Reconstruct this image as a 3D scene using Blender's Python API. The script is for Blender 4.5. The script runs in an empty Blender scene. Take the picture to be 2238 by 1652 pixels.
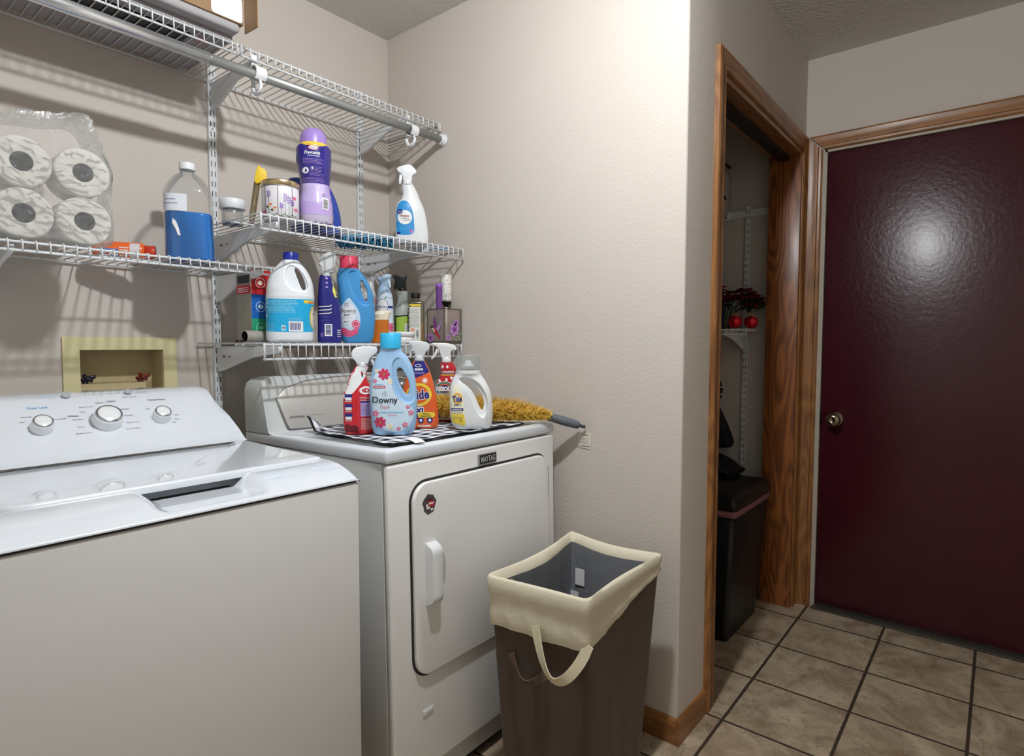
import bpy, bmesh, math, random
from math import sin, cos, pi, radians, sqrt, atan2
from mathutils import Vector, Matrix, geometry
from mathutils.bvhtree import BVHTree

random.seed(7)
SC = bpy.context.scene
COL = SC.collection
V = Vector

# ------------------------------------------------------------------ camera
CAM = V((-1.6369, -2.0102, 1.1833))
YAW, PITCH, ROLL, FPX = 0.8851, -0.055, 0.0023, 1303.4
fw = V((sin(YAW)*cos(PITCH), cos(YAW)*cos(PITCH), sin(PITCH)))
r0 = V((cos(YAW), -sin(YAW), 0)); u0 = r0.cross(fw)
rt = r0*cos(ROLL)+u0*sin(ROLL); up = u0*cos(ROLL)-r0*sin(ROLL)
cd = bpy.data.cameras.new('camera'); co = bpy.data.objects.new('camera', cd); COL.objects.link(co)
m = Matrix((rt, up, -fw)).transposed().to_4x4(); m.translation = CAM
co.matrix_world = m
cd.sensor_fit = 'HORIZONTAL'; cd.sensor_width = 36; cd.lens = FPX*36/2238; cd.clip_start = .02
SC.camera = co

# ------------------------------------------------------------------ world, exposure
w = bpy.data.worlds.new('world'); SC.world = w; w.use_nodes = True
w.node_tree.nodes['Background'].inputs[0].default_value = (.6, .7, .9, 1)
w.node_tree.nodes['Background'].inputs[1].default_value = .05
SC.view_settings.view_transform = 'Standard'; SC.view_settings.look = 'None'
SC.view_settings.exposure = 0.0; SC.view_settings.gamma = 1; SC.view_settings.use_curve_mapping = False
LAMP = V((-.88, -1.42, 2.35)); LAMP_POWER = 1210.0
SC.cycles.max_bounces = 8; SC.cycles.transparent_max_bounces = 24
SC.cycles.caustics_reflective = False; SC.cycles.caustics_refractive = False

# ------------------------------------------------------------------ helpers
def lin(c):
    c = c.lstrip('#'); v = [int(c[i:i+2], 16)/255 for i in (0, 2, 4)]
    return tuple((x/12.92 if x <= .04045 else ((x+.055)/1.055)**2.4) for x in v)+(1,)

MATS = {}
def mat(name, col='#ffffff', rough=.5, metal=0, coat=0, bump=0, bscale=80, spec=.5, emit=None, estr=0,
        trans=0, ior=1.45, alpha=1, sss=0, var=0, vscale=8, bdist=.002, coatr=.05, sheen=0):
    if name in MATS: return MATS[name]
    m = bpy.data.materials.new(name); m.use_nodes = True; MATS[name] = m
    nt = m.node_tree; b = nt.nodes['Principled BSDF']; L = nt.links
    b.inputs['Base Color'].default_value = lin(col)
    b.inputs['Roughness'].default_value = rough; b.inputs['Metallic'].default_value = metal
    b.inputs['Coat Weight'].default_value = coat; b.inputs['Coat Roughness'].default_value = coatr
    b.inputs['Specular IOR Level'].default_value = spec; b.inputs['IOR'].default_value = ior
    b.inputs['Transmission Weight'].default_value = trans; b.inputs['Alpha'].default_value = alpha
    b.inputs['Sheen Weight'].default_value = sheen
    if sss:
        b.inputs['Subsurface Weight'].default_value = sss; b.inputs['Subsurface Radius'].default_value = (.01, .01, .01)
    if emit:
        b.inputs['Emission Color'].default_value = lin(emit); b.inputs['Emission Strength'].default_value = estr
    tc = nt.nodes.new('ShaderNodeTexCoord')
    n2 = nt.nodes.new('ShaderNodeTexNoise'); n2.inputs['Scale'].default_value = vscale; n2.inputs['Detail'].default_value = 3
    L.new(tc.outputs['Object'], n2.inputs['Vector'])
    mx = nt.nodes.new('ShaderNodeMix'); mx.data_type = 'RGBA'; mx.blend_type = 'MULTIPLY'; mx.inputs[0].default_value = 1
    rp = nt.nodes.new('ShaderNodeMapRange'); rp.inputs[3].default_value = 1-max(var, .015); rp.inputs[4].default_value = 1+max(var, .015)
    L.new(n2.outputs[0], rp.inputs[0]); mx.inputs[6].default_value = lin(col); L.new(rp.outputs[0], mx.inputs[7])
    L.new(mx.outputs[2], b.inputs['Base Color'])
    if bump:
        n = nt.nodes.new('ShaderNodeTexNoise'); n.inputs['Scale'].default_value = bscale; n.inputs['Detail'].default_value = 4
        L.new(tc.outputs['Object'], n.inputs['Vector'])
        bp = nt.nodes.new('ShaderNodeBump'); bp.inputs['Strength'].default_value = bump; bp.inputs['Distance'].default_value = bdist
        L.new(n.outputs[0], bp.inputs['Height']); L.new(bp.outputs[0], b.inputs['Normal'])
    return m

def wood(name, axis, dark='#5a3418', light='#a5703c', rough=.4, ring=9.0, seed=0.0, amp=.11):
    if name in MATS: return MATS[name]
    m = bpy.data.materials.new(name); m.use_nodes = True; MATS[name] = m
    nt = m.node_tree; b = nt.nodes['Principled BSDF']; L = nt.links; N = nt.nodes.new
    tc = N('ShaderNodeTexCoord'); mp = N('ShaderNodeMapping')
    s = [6, 6, 6]; s['xyz'.index(axis)] = 1.1; mp.inputs['Scale'].default_value = s; mp.inputs['Location'].default_value = (seed, seed*.7, seed*1.3)
    L.new(tc.outputs['Object'], mp.inputs[0])
    n = N('ShaderNodeTexNoise'); n.inputs['Scale'].default_value = 1.6; n.inputs['Detail'].default_value = 1.5; L.new(mp.outputs[0], n.inputs[0])
    mu = N('ShaderNodeMath'); mu.operation = 'MULTIPLY'; mu.inputs[1].default_value = ring*6.28; L.new(n.outputs[0], mu.inputs[0])
    si = N('ShaderNodeMath'); si.operation = 'SINE'; L.new(mu.outputs[0], si.inputs[0])
    mp2 = N('ShaderNodeMapping'); s2 = [260, 260, 260]; s2['xyz'.index(axis)] = 7; mp2.inputs['Scale'].default_value = s2
    L.new(tc.outputs['Object'], mp2.inputs[0])
    f = N('ShaderNodeTexNoise'); f.inputs['Scale'].default_value = 1; f.inputs['Detail'].default_value = 3; L.new(mp2.outputs[0], f.inputs[0])
    ad = N('ShaderNodeMath'); ad.operation = 'MULTIPLY_ADD'; ad.inputs[1].default_value = amp; ad.inputs[2].default_value = .5; L.new(si.outputs[0], ad.inputs[0])
    a2 = N('ShaderNodeMath'); a2.operation = 'MULTIPLY_ADD'; a2.inputs[1].default_value = .8; L.new(f.outputs[0], a2.inputs[0])
    s3 = N('ShaderNodeMath'); s3.operation = 'SUBTRACT'; s3.inputs[1].default_value = .42; L.new(ad.outputs[0], s3.inputs[0]); L.new(s3.outputs[0], a2.inputs[2])
    cr = N('ShaderNodeValToRGB'); cr.color_ramp.elements[0].color = lin(dark); cr.color_ramp.elements[1].color = lin(light)
    cr.color_ramp.elements[0].position = .12; cr.color_ramp.elements[1].position = .72
    L.new(a2.outputs[0], cr.inputs[0]); L.new(cr.outputs[0], b.inputs['Base Color'])
    b.inputs['Roughness'].default_value = rough; b.inputs['Coat Weight'].default_value = .25; b.inputs['Coat Roughness'].default_value = .25
    bp = N('ShaderNodeBump'); bp.inputs['Strength'].default_value = .25; bp.inputs['Distance'].default_value = .001
    L.new(f.outputs[0], bp.inputs['Height']); L.new(bp.outputs[0], b.inputs['Normal'])
    return m

def clear_mat(name, tint='#ffffff', fac=.9, rough=.05, bump=0, bscale=60, bdist=.003, refl='#ffffff', haze=.04, fm=.5):
    """thin clear plastic: see-through with a glossy skin"""
    if name in MATS: return MATS[name]
    m = bpy.data.materials.new(name); m.use_nodes = True; MATS[name] = m
    nt = m.node_tree; N = nt.nodes.new; L = nt.links
    nt.nodes.remove(nt.nodes['Principled BSDF'])
    t = N('ShaderNodeBsdfTransparent'); t.inputs[0].default_value = lin(tint)
    g = N('ShaderNodeBsdfGlossy'); g.inputs['Color'].default_value = lin(refl); g.inputs['Roughness'].default_value = rough
    lw = N('ShaderNodeFresnel'); lw.inputs[0].default_value = 1.45
    ad = N('ShaderNodeMath'); ad.operation = 'MULTIPLY_ADD'; ad.inputs[1].default_value = fm; ad.inputs[2].default_value = 1-fac; ad.use_clamp = True
    L.new(lw.outputs[0], ad.inputs[0])
    mx = N('ShaderNodeMixShader'); L.new(ad.outputs[0], mx.inputs[0]); L.new(t.outputs[0], mx.inputs[1]); L.new(g.outputs[0], mx.inputs[2])
    df = N('ShaderNodeBsdfDiffuse'); df.inputs['Color'].default_value = lin(refl); m2 = N('ShaderNodeMixShader'); m2.inputs[0].default_value = haze
    L.new(mx.outputs[0], m2.inputs[1]); L.new(df.outputs[0], m2.inputs[2]); L.new(m2.outputs[0], nt.nodes['Material Output'].inputs[0])
    if bump:
        tc = N('ShaderNodeTexCoord'); n = N('ShaderNodeTexNoise'); n.inputs['Scale'].default_value = bscale; n.inputs['Detail'].default_value = 5
        n.inputs['Distortion'].default_value = 1.5; L.new(tc.outputs['Object'], n.inputs[0])
        bp = N('ShaderNodeBump'); bp.inputs['Strength'].default_value = bump; bp.inputs['Distance'].default_value = bdist
        L.new(n.outputs[0], bp.inputs['Height']); L.new(bp.outputs[0], g.inputs['Normal'])
    return m

def fluff(name, col, tr=.45):
    m = bpy.data.materials.new(name); m.use_nodes = True; nt = m.node_tree; N = nt.nodes.new; p = nt.nodes['Principled BSDF']
    p.inputs['Base Color'].default_value = lin(col); p.inputs['Roughness'].default_value = .8
    t = N('ShaderNodeBsdfTranslucent'); t.inputs[0].default_value = lin(col); mx = N('ShaderNodeMixShader'); mx.inputs[0].default_value = tr
    nz = N('ShaderNodeTexNoise'); nz.inputs['Scale'].default_value = 50; tc = N('ShaderNodeTexCoord'); nt.links.new(tc.outputs['Object'], nz.inputs[0])
    bc = N('ShaderNodeMix'); bc.data_type = 'RGBA'; nt.links.new(nz.outputs[0], bc.inputs[0]); bc.inputs[6].default_value = lin(col); c2 = lin(col); bc.inputs[7].default_value = (c2[0]*.97, c2[1]*.9, c2[2]*.75, 1)
    nt.links.new(bc.outputs[2], p.inputs['Base Color']); nt.links.new(bc.outputs[2], t.inputs[0])
    nt.links.new(p.outputs[0], mx.inputs[1]); nt.links.new(t.outputs[0], mx.inputs[2]); nt.links.new(mx.outputs[0], nt.nodes['Material Output'].inputs[0]); return m

def thing(name, label, cat, loc=(0, 0, 0), rz=0, group=None, rx=0, kind=None):
    o = bpy.data.objects.new(name, None); COL.objects.link(o); o.empty_display_size = .05
    o.matrix_world = Matrix.Translation(loc) @ Matrix.Rotation(rz, 4, 'Z') @ Matrix.Rotation(rx, 4, 'X')
    o.rotation_euler = (rx, 0, rz); o.location = loc
    if label: o['label'] = label; o['category'] = cat
    if group: o['group'] = group
    if kind: o['kind'] = kind
    return o

def tag(o, label, cat, group=None):
    o['label'] = label; o['category'] = cat
    if group: o['group'] = group
    return o

def obj(name, bm, mats, parent=None, smooth=True, angle=40, world=False, loc=None):
    """link a bmesh as ONE object; world=True: the coordinates are world coordinates"""
    if not isinstance(mats, (list, tuple)): mats = [mats]
    if world and parent is not None:
        M = Matrix.Identity(4); p = parent
        while p is not None:
            M = Matrix.Translation(p.location) @ p.rotation_euler.to_matrix().to_4x4() @ M; p = p.parent
        bm.transform(M.inverted())
    if loc is not None:
        bm.transform(Matrix.Translation(-V(loc)))
    me = bpy.data.meshes.new(name)
    if smooth:
        for f in bm.faces: f.smooth = True
        lim = radians(angle)
        for e in bm.edges:
            if len(e.link_faces) == 2 and e.calc_face_angle(0) > lim: e.smooth = False
    bm.to_mesh(me); bm.free()
    for m_ in mats: me.materials.append(m_)
    o = bpy.data.objects.new(name, me); COL.objects.link(o)
    if parent is not None: o.parent = parent
    if loc is not None: o.location = loc
    return o

def struct(name, bm, mats, parent=None, **k):
    o = obj(name, bm, mats, parent, **k)
    if parent is None: o['kind'] = 'structure'
    return o

def NB(): return bmesh.new()

def box(bm, x0, x1, y0, y1, z0, z1, bev=0, seg=2, mi=0):
    b = bmesh.new()
    bmesh.ops.create_cube(b, size=1)
    b.transform(Matrix.Translation(((x0+x1)/2, (y0+y1)/2, (z0+z1)/2)) @ Matrix.Diagonal((abs(x1-x0), abs(y1-y0), abs(z1-z0), 1)))
    if bev: bmesh.ops.bevel(b, geom=b.edges[:], offset=bev, segments=seg, profile=.5, affect='EDGES')
    for f in b.faces: f.material_index = mi
    join(bm, b); return bm

def join(bm, b, M=None):
    if M is not None: b.transform(M)
    me = bpy.data.meshes.new('t'); b.to_mesh(me); b.free(); bm.from_mesh(me); bpy.data.meshes.remove(me)

def rings(bm, rs, cap=True, mi=0, close=False):
    """skin a list of closed rings (lists of Vectors)"""
    vs = [[bm.verts.new(p) for p in r] for r in rs]; n = len(rs[0]); fs = []
    k = len(vs)
    for i in range(k if close else k-1):
        a, b = vs[i], vs[(i+1) % k]
        for j in range(n):
            try: fs.append(bm.faces.new((a[j], a[(j+1) % n], b[(j+1) % n], b[j])))
            except ValueError: pass
    if cap and not close:
        fs.append(bm.faces.new(vs[0][::-1])); fs.append(bm.faces.new(vs[-1]))
    for f in fs: f.material_index = mi
    return fs

def tube(bm, pts, r, n=8, mi=0, closed=False, caps=True):
    pts = [V(p) for p in pts]; rr = r if isinstance(r, (list, tuple)) else [r]*len(pts)
    out = []; prev = None; k = len(pts)
    for i, p in enumerate(pts):
        if closed: t = (pts[(i+1) % k]-pts[i-1]).normalized()
        else: t = (pts[min(i+1, k-1)]-pts[max(i-1, 0)]).normalized()
        if prev is None:
            a = t.cross(V((0, 0, 1)) if abs(t.z) < .9 else V((1, 0, 0))).normalized()
        else:
            a = (prev-t*prev.dot(t)).normalized()
        prev = a; b = t.cross(a)
        out.append([p+(a*cos(2*pi*j/n)+b*sin(2*pi*j/n))*rr[i] for j in range(n)])
    rings(bm, out, cap=caps, mi=mi, close=closed)

def lathe(bm, prof, n=32, c=(0, 0, 0), mi=0, axis='z', cap=True):
    """prof: (r,z) pairs"""
    c = V(c); out = []
    for r, z in prof:
        ring = []
        for j in range(n):
            a = 2*pi*j/n
            if axis == 'z': ring.append(c+V((r*cos(a), r*sin(a), z)))
            elif axis == 'x': ring.append(c+V((z, r*cos(a), r*sin(a))))
            else: ring.append(c+V((r*sin(a), z, r*cos(a))))
        out.append(ring)
    return rings(bm, out, cap=cap, mi=mi)

def prism(bm, poly, y0, y1, mi=0, plane='xz', bev=0, seg=2):
    """closed 2D polygon extruded along the third axis"""
    def P(a, b, t):
        return V((a, t, b)) if plane == 'xz' else (V((t, a, b)) if plane == 'yz' else V((a, b, t)))
    b = bmesh.new()
    v0 = [b.verts.new(P(a, c, y0)) for a, c in poly]; v1 = [b.verts.new(P(a, c, y1)) for a, c in poly]
    n = len(poly)
    b.faces.new(v0); b.faces.new(v1[::-1])
    for i in range(n): b.faces.new((v0[i], v1[i], v1[(i+1) % n], v0[(i+1) % n]))
    bmesh.ops.recalc_face_normals(b, faces=b.faces)
    if bev:
        ed = [e for e in b.edges if e.calc_face_angle(0) > .6]
        bmesh.ops.bevel(b, geom=ed, offset=bev, segments=seg, profile=.5, affect='EDGES')
    for f in b.faces: f.material_index = mi
    join(bm, b)

def smoothpoly(pts, it=2):
    for _ in range(it):
        o = []
        for i in range(len(pts)):
            a, b = pts[i], pts[(i+1) % len(pts)]
            o += [(a[0]*.75+b[0]*.25, a[1]*.75+b[1]*.25), (a[0]*.25+b[0]*.75, a[1]*.25+b[1]*.75)]
        pts = o
    return pts

def ell(cx, cy, a, b, n=28): return [(cx+a*cos(2*pi*i/n), cy+b*sin(2*pi*i/n)) for i in range(n)]

def rrect(x0, x1, y0, y1, r, n=5):
    o = []
    for cx, cy, a0 in ((x1-r, y1-r, 0), (x0+r, y1-r, pi/2), (x0+r, y0+r, pi), (x1-r, y0+r, 1.5*pi)):
        o += [(cx+r*cos(a0+pi/2*i/n), cy+r*sin(a0+pi/2*i/n)) for i in range(n+1)]
    return o

def interp(rows, z):
    """cubic (Catmull-Rom) through rows of (z, a, b, ...)"""
    if z <= rows[0][0]: return rows[0][1:]
    if z >= rows[-1][0]: return rows[-1][1:]
    i = max(k for k in range(len(rows)-1) if rows[k][0] <= z)
    r1, r2 = rows[i], rows[i+1]; rA = rows[max(i-1, 0)]; rB = rows[min(i+2, len(rows)-1)]
    h = r2[0]-r1[0]; t = (z-r1[0])/h; out = []
    for k in range(1, len(r1)):
        d = (r2[k]-r1[k])/h
        m1 = (r2[k]-rA[k])/(r2[0]-rA[0]) if i > 0 else d
        m2 = (rB[k]-r1[k])/(rB[0]-r1[0]) if i+2 < len(rows) else d
        if i > 0 and ((r1[k]-rA[k])*(r2[k]-r1[k]) <= 0): m1 = 0
        if i+2 < len(rows) and ((rB[k]-r2[k])*(r2[k]-r1[k]) <= 0): m2 = 0
        out.append((2*t**3-3*t*t+1)*r1[k]+(t**3-2*t*t+t)*h*m1+(-2*t**3+3*t*t)*r2[k]+(t**3-t*t)*h*m2)
    return out

def loft(bm, rows, levels=40, n=40, mi=0, cap=True, hard=False, scale=.001):
    """rows (mm): z, xl, xr, half_depth, exponent, [y offset]; superellipse rings"""
    rows = [tuple(x*(scale if k < 4 or k == 5 else 1) for k, x in enumerate(r)) for r in rows]
    z0, z1 = rows[0][0], rows[-1][0]
    zs = [r[0] for r in rows] if hard else sorted(set([z0+(z1-z0)*i/levels for i in range(levels+1)]+[r[0] for r in rows]))
    out = []
    for z in zs:
        q = interp(rows, z); xl, xr, d, e = q[:4]; yo = q[4] if len(q) > 4 else 0
        cx, a = (xl+xr)/2, max((xr-xl)/2, 1e-4); ring = []
        for j in range(n):
            t = 2*pi*j/n; c, s = cos(t), sin(t)
            ring.append(V((cx+a*math.copysign(abs(c)**(2/e), c), yo+d*math.copysign(abs(s)**(2/e), s), z)))
        out.append(ring)
    rings(bm, out, cap=cap, mi=mi)
    return bm

def carve(bm, cutters, voxel=.0016, smooth=6, factor=.5, union=()):
    """boolean the cutters out of the body, then fuse and soften the edges"""
    def mk(b):
        me = bpy.data.meshes.new('c'); b.to_mesh(me); b.free(); o = bpy.data.objects.new('c', me); COL.objects.link(o); return o
    bmesh.ops.recalc_face_normals(bm, faces=bm.faces)
    o = mk(bm); cs = []
    for lst, op in ((cutters, 'DIFFERENCE'), (union, 'UNION')):
        for c in lst:
            bmesh.ops.recalc_face_normals(c, faces=c.faces)
            k = mk(c); cs.append(k); md = o.modifiers.new('b', 'BOOLEAN'); md.operation = op; md.object = k; md.solver = 'EXACT'
    if voxel:
        r = o.modifiers.new('r', 'REMESH'); r.mode = 'VOXEL'; r.voxel_size = voxel
    if smooth:
        s = o.modifiers.new('s', 'SMOOTH'); s.iterations = smooth; s.factor = factor
    dg = bpy.context.evaluated_depsgraph_get(); e = o.evaluated_get(dg)
    out = bmesh.new(); out.from_mesh(e.to_mesh()); e.to_mesh_clear()
    for k in [o]+cs:
        me = k.data; bpy.data.objects.remove(k); bpy.data.meshes.remove(me)
    return out

def face_cam(x, y):
    d = V((-1.6369-x, -2.0102-y)).normalized()
    return atan2(d.x, -d.y)

# ---- printed matter: shapes laid on a surface as one mesh
TXT = {}
def glyphs(s, bold=0.0, shear=0.0):
    k = (s, bold, shear)
    if k not in TXT:
        c = bpy.data.curves.new('t', 'FONT'); c.body = s; c.offset = bold; c.shear = shear; c.resolution_u = 3
        o = bpy.data.objects.new('t', c); COL.objects.link(o)
        bpy.context.view_layer.update()
        e = o.evaluated_get(bpy.context.evaluated_depsgraph_get()); me = e.to_mesh()
        me.calc_loop_triangles()
        vs = [(v.co.x, v.co.y) for v in me.vertices]; tr = [tuple(t.vertices) for t in me.loop_triangles]
        e.to_mesh_clear(); bpy.data.objects.remove(o); bpy.data.curves.remove(c)
        x0 = min(v[0] for v in vs); x1 = max(v[0] for v in vs); y0 = min(v[1] for v in vs); y1 = max(v[1] for v in vs)
        TXT[k] = ([((a-x0)/(x1-x0)-.5, (b-y0)/(y1-y0)-.5) for a, b in vs], tr)
    return TXT[k]

class Print:
    """prints in mm on a surface reached through mapf(u, v, layer) -> Vector or None"""
    def __init__(s, mapf, h=6.0): s.mapf = mapf; s.h = h; s.v = []; s.f = []; s.m = []; s.mats = []
    def mi(s, m):
        if m not in s.mats: s.mats.append(m)
        return s.mats.index(m)
    def tri(s, a, b, c, mi, layer):
        L = [(a[0]-b[0])**2+(a[1]-b[1])**2, (b[0]-c[0])**2+(b[1]-c[1])**2, (c[0]-a[0])**2+(c[1]-a[1])**2]
        k = L.index(max(L))
        if L[k] > s.h*s.h:
            p, q, r = ((a, b, c), (b, c, a), (c, a, b))[k]
            m_ = ((p[0]+q[0])/2, (p[1]+q[1])/2)
            s.tri(p, m_, r, mi, layer); s.tri(m_, q, r, mi, layer); return
        P = [s.mapf(x[0]*.001, x[1]*.001, layer) for x in (a, b, c)]
        if any(x is None for x in P): return
        n = len(s.v); s.v += P; s.f.append((n, n+1, n+2)); s.m.append(mi)
    def poly(s, pts, m, layer=1):
        mi = s.mi(m); pts = list(pts)
        for t in geometry.tessellate_polygon([[V((x, y, 0)) for x, y in pts]]):
            a, b, c = [pts[i] for i in t]
            if (b[0]-a[0])*(c[1]-a[1])-(b[1]-a[1])*(c[0]-a[0]) < 0: b, c = c, b
            s.tri(a, b, c, mi, layer)
    def rect(s, x0, x1, y0, y1, m, layer=1): s.poly([(x0, y0), (x1, y0), (x1, y1), (x0, y1)], m, layer)
    def ell(s, cx, cy, a, b, m, layer=1, n=28): s.poly(ell(cx, cy, a, b, n), m, layer)
    def ring(s, cx, cy, a, b, t, m, layer=1, n=32, a0=0, a1=360):
        mi = s.mi(m); k = n
        for i in range(k):
            u, w_ = radians(a0+(a1-a0)*i/k), radians(a0+(a1-a0)*(i+1)/k)
            q = [(cx+a*cos(u), cy+b*sin(u)), (cx+a*cos(w_), cy+b*sin(w_)), (cx+(a-t)*cos(w_), cy+(b-t)*sin(w_)), (cx+(a-t)*cos(u), cy+(b-t)*sin(u))]
            s.tri(q[0], q[1], q[2], mi, layer); s.tri(q[0], q[2], q[3], mi, layer)
    def text(s, t, cx, cy, w_, h_, m, layer=2, bold=0.0, shear=0.0, rot=0):
        vs, tr = glyphs(t, bold, shear); mi = s.mi(m); c_, s_ = cos(rot), sin(rot)
        P = [(cx+x*w_*c_-y*h_*s_, cy+x*w_*s_+y*h_*c_) for x, y in vs]
        for a, b, c in tr: s.tri(P[a], P[b], P[c], mi, layer)
    def lines(s, x0, x1, y0, y1, n, m, layer=2, fill=.45, ragged=.3):
        st = (y1-y0)/n
        for i in range(n):
            y = y1-st*(i+1); e = x1-(x1-x0)*ragged*random.random(); x = x0
            while x < e:
                wd = (x1-x0)*(.06+.12*random.random()); s.rect(x, min(x+wd, e), y, y+st*fill, m, layer); x += wd+(x1-x0)*.02
    def bars(s, x0, x1, y0, y1, m, wht, layer=2, horizontal=False):
        s.rect(x0, x1, y0, y1, wht, layer); L_ = (y1-y0) if horizontal else (x1-x0); p = L_*.1
        while p < L_*.88:
            wd = L_*random.choice((.025, .04, .06))
            if horizontal: s.rect(x0+(x1-x0)*.15, x1-(x1-x0)*.15, y0+p, y0+p+wd, m, layer+1)
            else: s.rect(x0+p, x0+p+wd, y0+(y1-y0)*.15, y1-(y1-y0)*.12, m, layer+1)
            p += wd+L_*random.choice((.03, .045))
    def flower(s, cx, cy, r, mp, mc, layer=3, n=6, rot=0, wd=.42):
        for i in range(n):
            a = rot+2*pi*i/n; ca, sa = cos(a), sin(a); q = []
            for u, v_ in ((.08, 0), (.45, wd*.7), (.8, wd*.8), (1, .12), (.93, 0), (1, -.12), (.8, -wd*.8), (.45, -wd*.7)):
                q.append((cx+r*(u*ca-v_*sa*.9), cy+r*(u*sa+v_*ca*.9)))
            s.poly(q, mp, layer+(i % 2)*.3)
        s.ell(cx, cy, r*.2, r*.2, mc, layer+1, 10)
    def build(s, name, parent):
        if not s.f: return None
        me = bpy.data.meshes.new(name); me.from_pydata(s.v, [], s.f)
        for m_ in s.mats: me.materials.append(m_)
        me.polygons.foreach_set('material_index', s.m); me.update()
        b = bmesh.new(); b.from_mesh(me); bmesh.ops.remove_doubles(b, verts=b.verts, dist=1e-5); b.to_mesh(me); b.free()
        o = bpy.data.objects.new(name, me); COL.objects.link(o); o.parent = parent
        return o

def wrap(bm_or_me, step=.00035, side=-1):
    """map (u, v) to the front skin (local -Y) of a body"""
    if isinstance(bm_or_me, bpy.types.Mesh):
        b = bmesh.new(); b.from_mesh(bm_or_me)
    else: b = bm_or_me
    t = BVHTree.FromBMesh(b)
    if isinstance(bm_or_me, bpy.types.Mesh): b.free()
    def f(u, v, layer):
        h = t.ray_cast(V((u, side*.5, v)), V((0, -side, 0)))
        if h[0] is None: return None
        n = h[1]
        if n.y*side < 0: n = -n
        if n.y*side < .12: return None
        return h[0]+n*step*layer
    return f

def flat(o, ux, vx, step=.0004):
    o, ux, vx = V(o), V(ux), V(vx); n = ux.cross(vx).normalized()
    return lambda u, v, layer: o+ux*u+vx*v+n*step*layer

# ------------------------------------------------------------------ shared materials
WALL = mat('wall_paint', '#ccc3ba', .75, bump=.4, bscale=110, bdist=.0025, var=.02, vscale=2)
CEIL = mat('ceiling_texture', '#e0dcd5', .9, bump=1, bscale=70, bdist=.012)
OAKZ = wood('oak_upright', 'z'); OAKX = wood('oak_across_x', 'x', seed=3); OAKY = wood('oak_across_y', 'y', seed=5)
OAKJ = wood('oak_jamb', 'z', '#54290f', '#9a5c2c', ring=11, seed=1.7, amp=.2)
ENAMEL = mat('white_enamel', '#dce1e8', .22, coat=1, coatr=.03)
ENAMEL2 = mat('white_enamel_panel', '#dad8d5', .32, coat=.3, coatr=.15)
PLAST = mat('white_plastic', '#e6e8ea', .3, coat=.3)
WIRE = mat('white_coated_wire', '#dcdee0', .35, coat=.2)
BLACK = mat('black_matte', '#0b0b0c', .6)
SLOT = mat('slot_dark', '#151515', .8)
CHROME = mat('chrome', '#c8ccd2', .12, metal=1)
WHITE = mat('print_white', '#eeeeee', .35); INK = mat('print_ink', '#25262e', .4); GREYINK = mat('print_grey', '#7c7f86', .5)
NAVY = mat('print_navy', '#23277a', .35); RED = mat('print_red', '#c02a33', .35); YEL = mat('print_yellow', '#efd044', .35)
PINK = mat('print_pink', '#e4658c', .35); DPINK = mat('print_deep_pink', '#c92f5c', .35); CYAN = mat('print_cyan', '#3fb4e0', .35)
ORNG = mat('print_orange', '#e2672b', .35); GREEN = mat('print_green', '#4f9a4f', .4); LAV = mat('print_lavender', '#b79bd8', .35)
PALEB = mat('print_pale_blue', '#c6def0', .35); CREAM = mat('print_cream', '#f1ecd6', .4); PURP = mat('print_purple', '#7a2f8c', .4)
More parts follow.
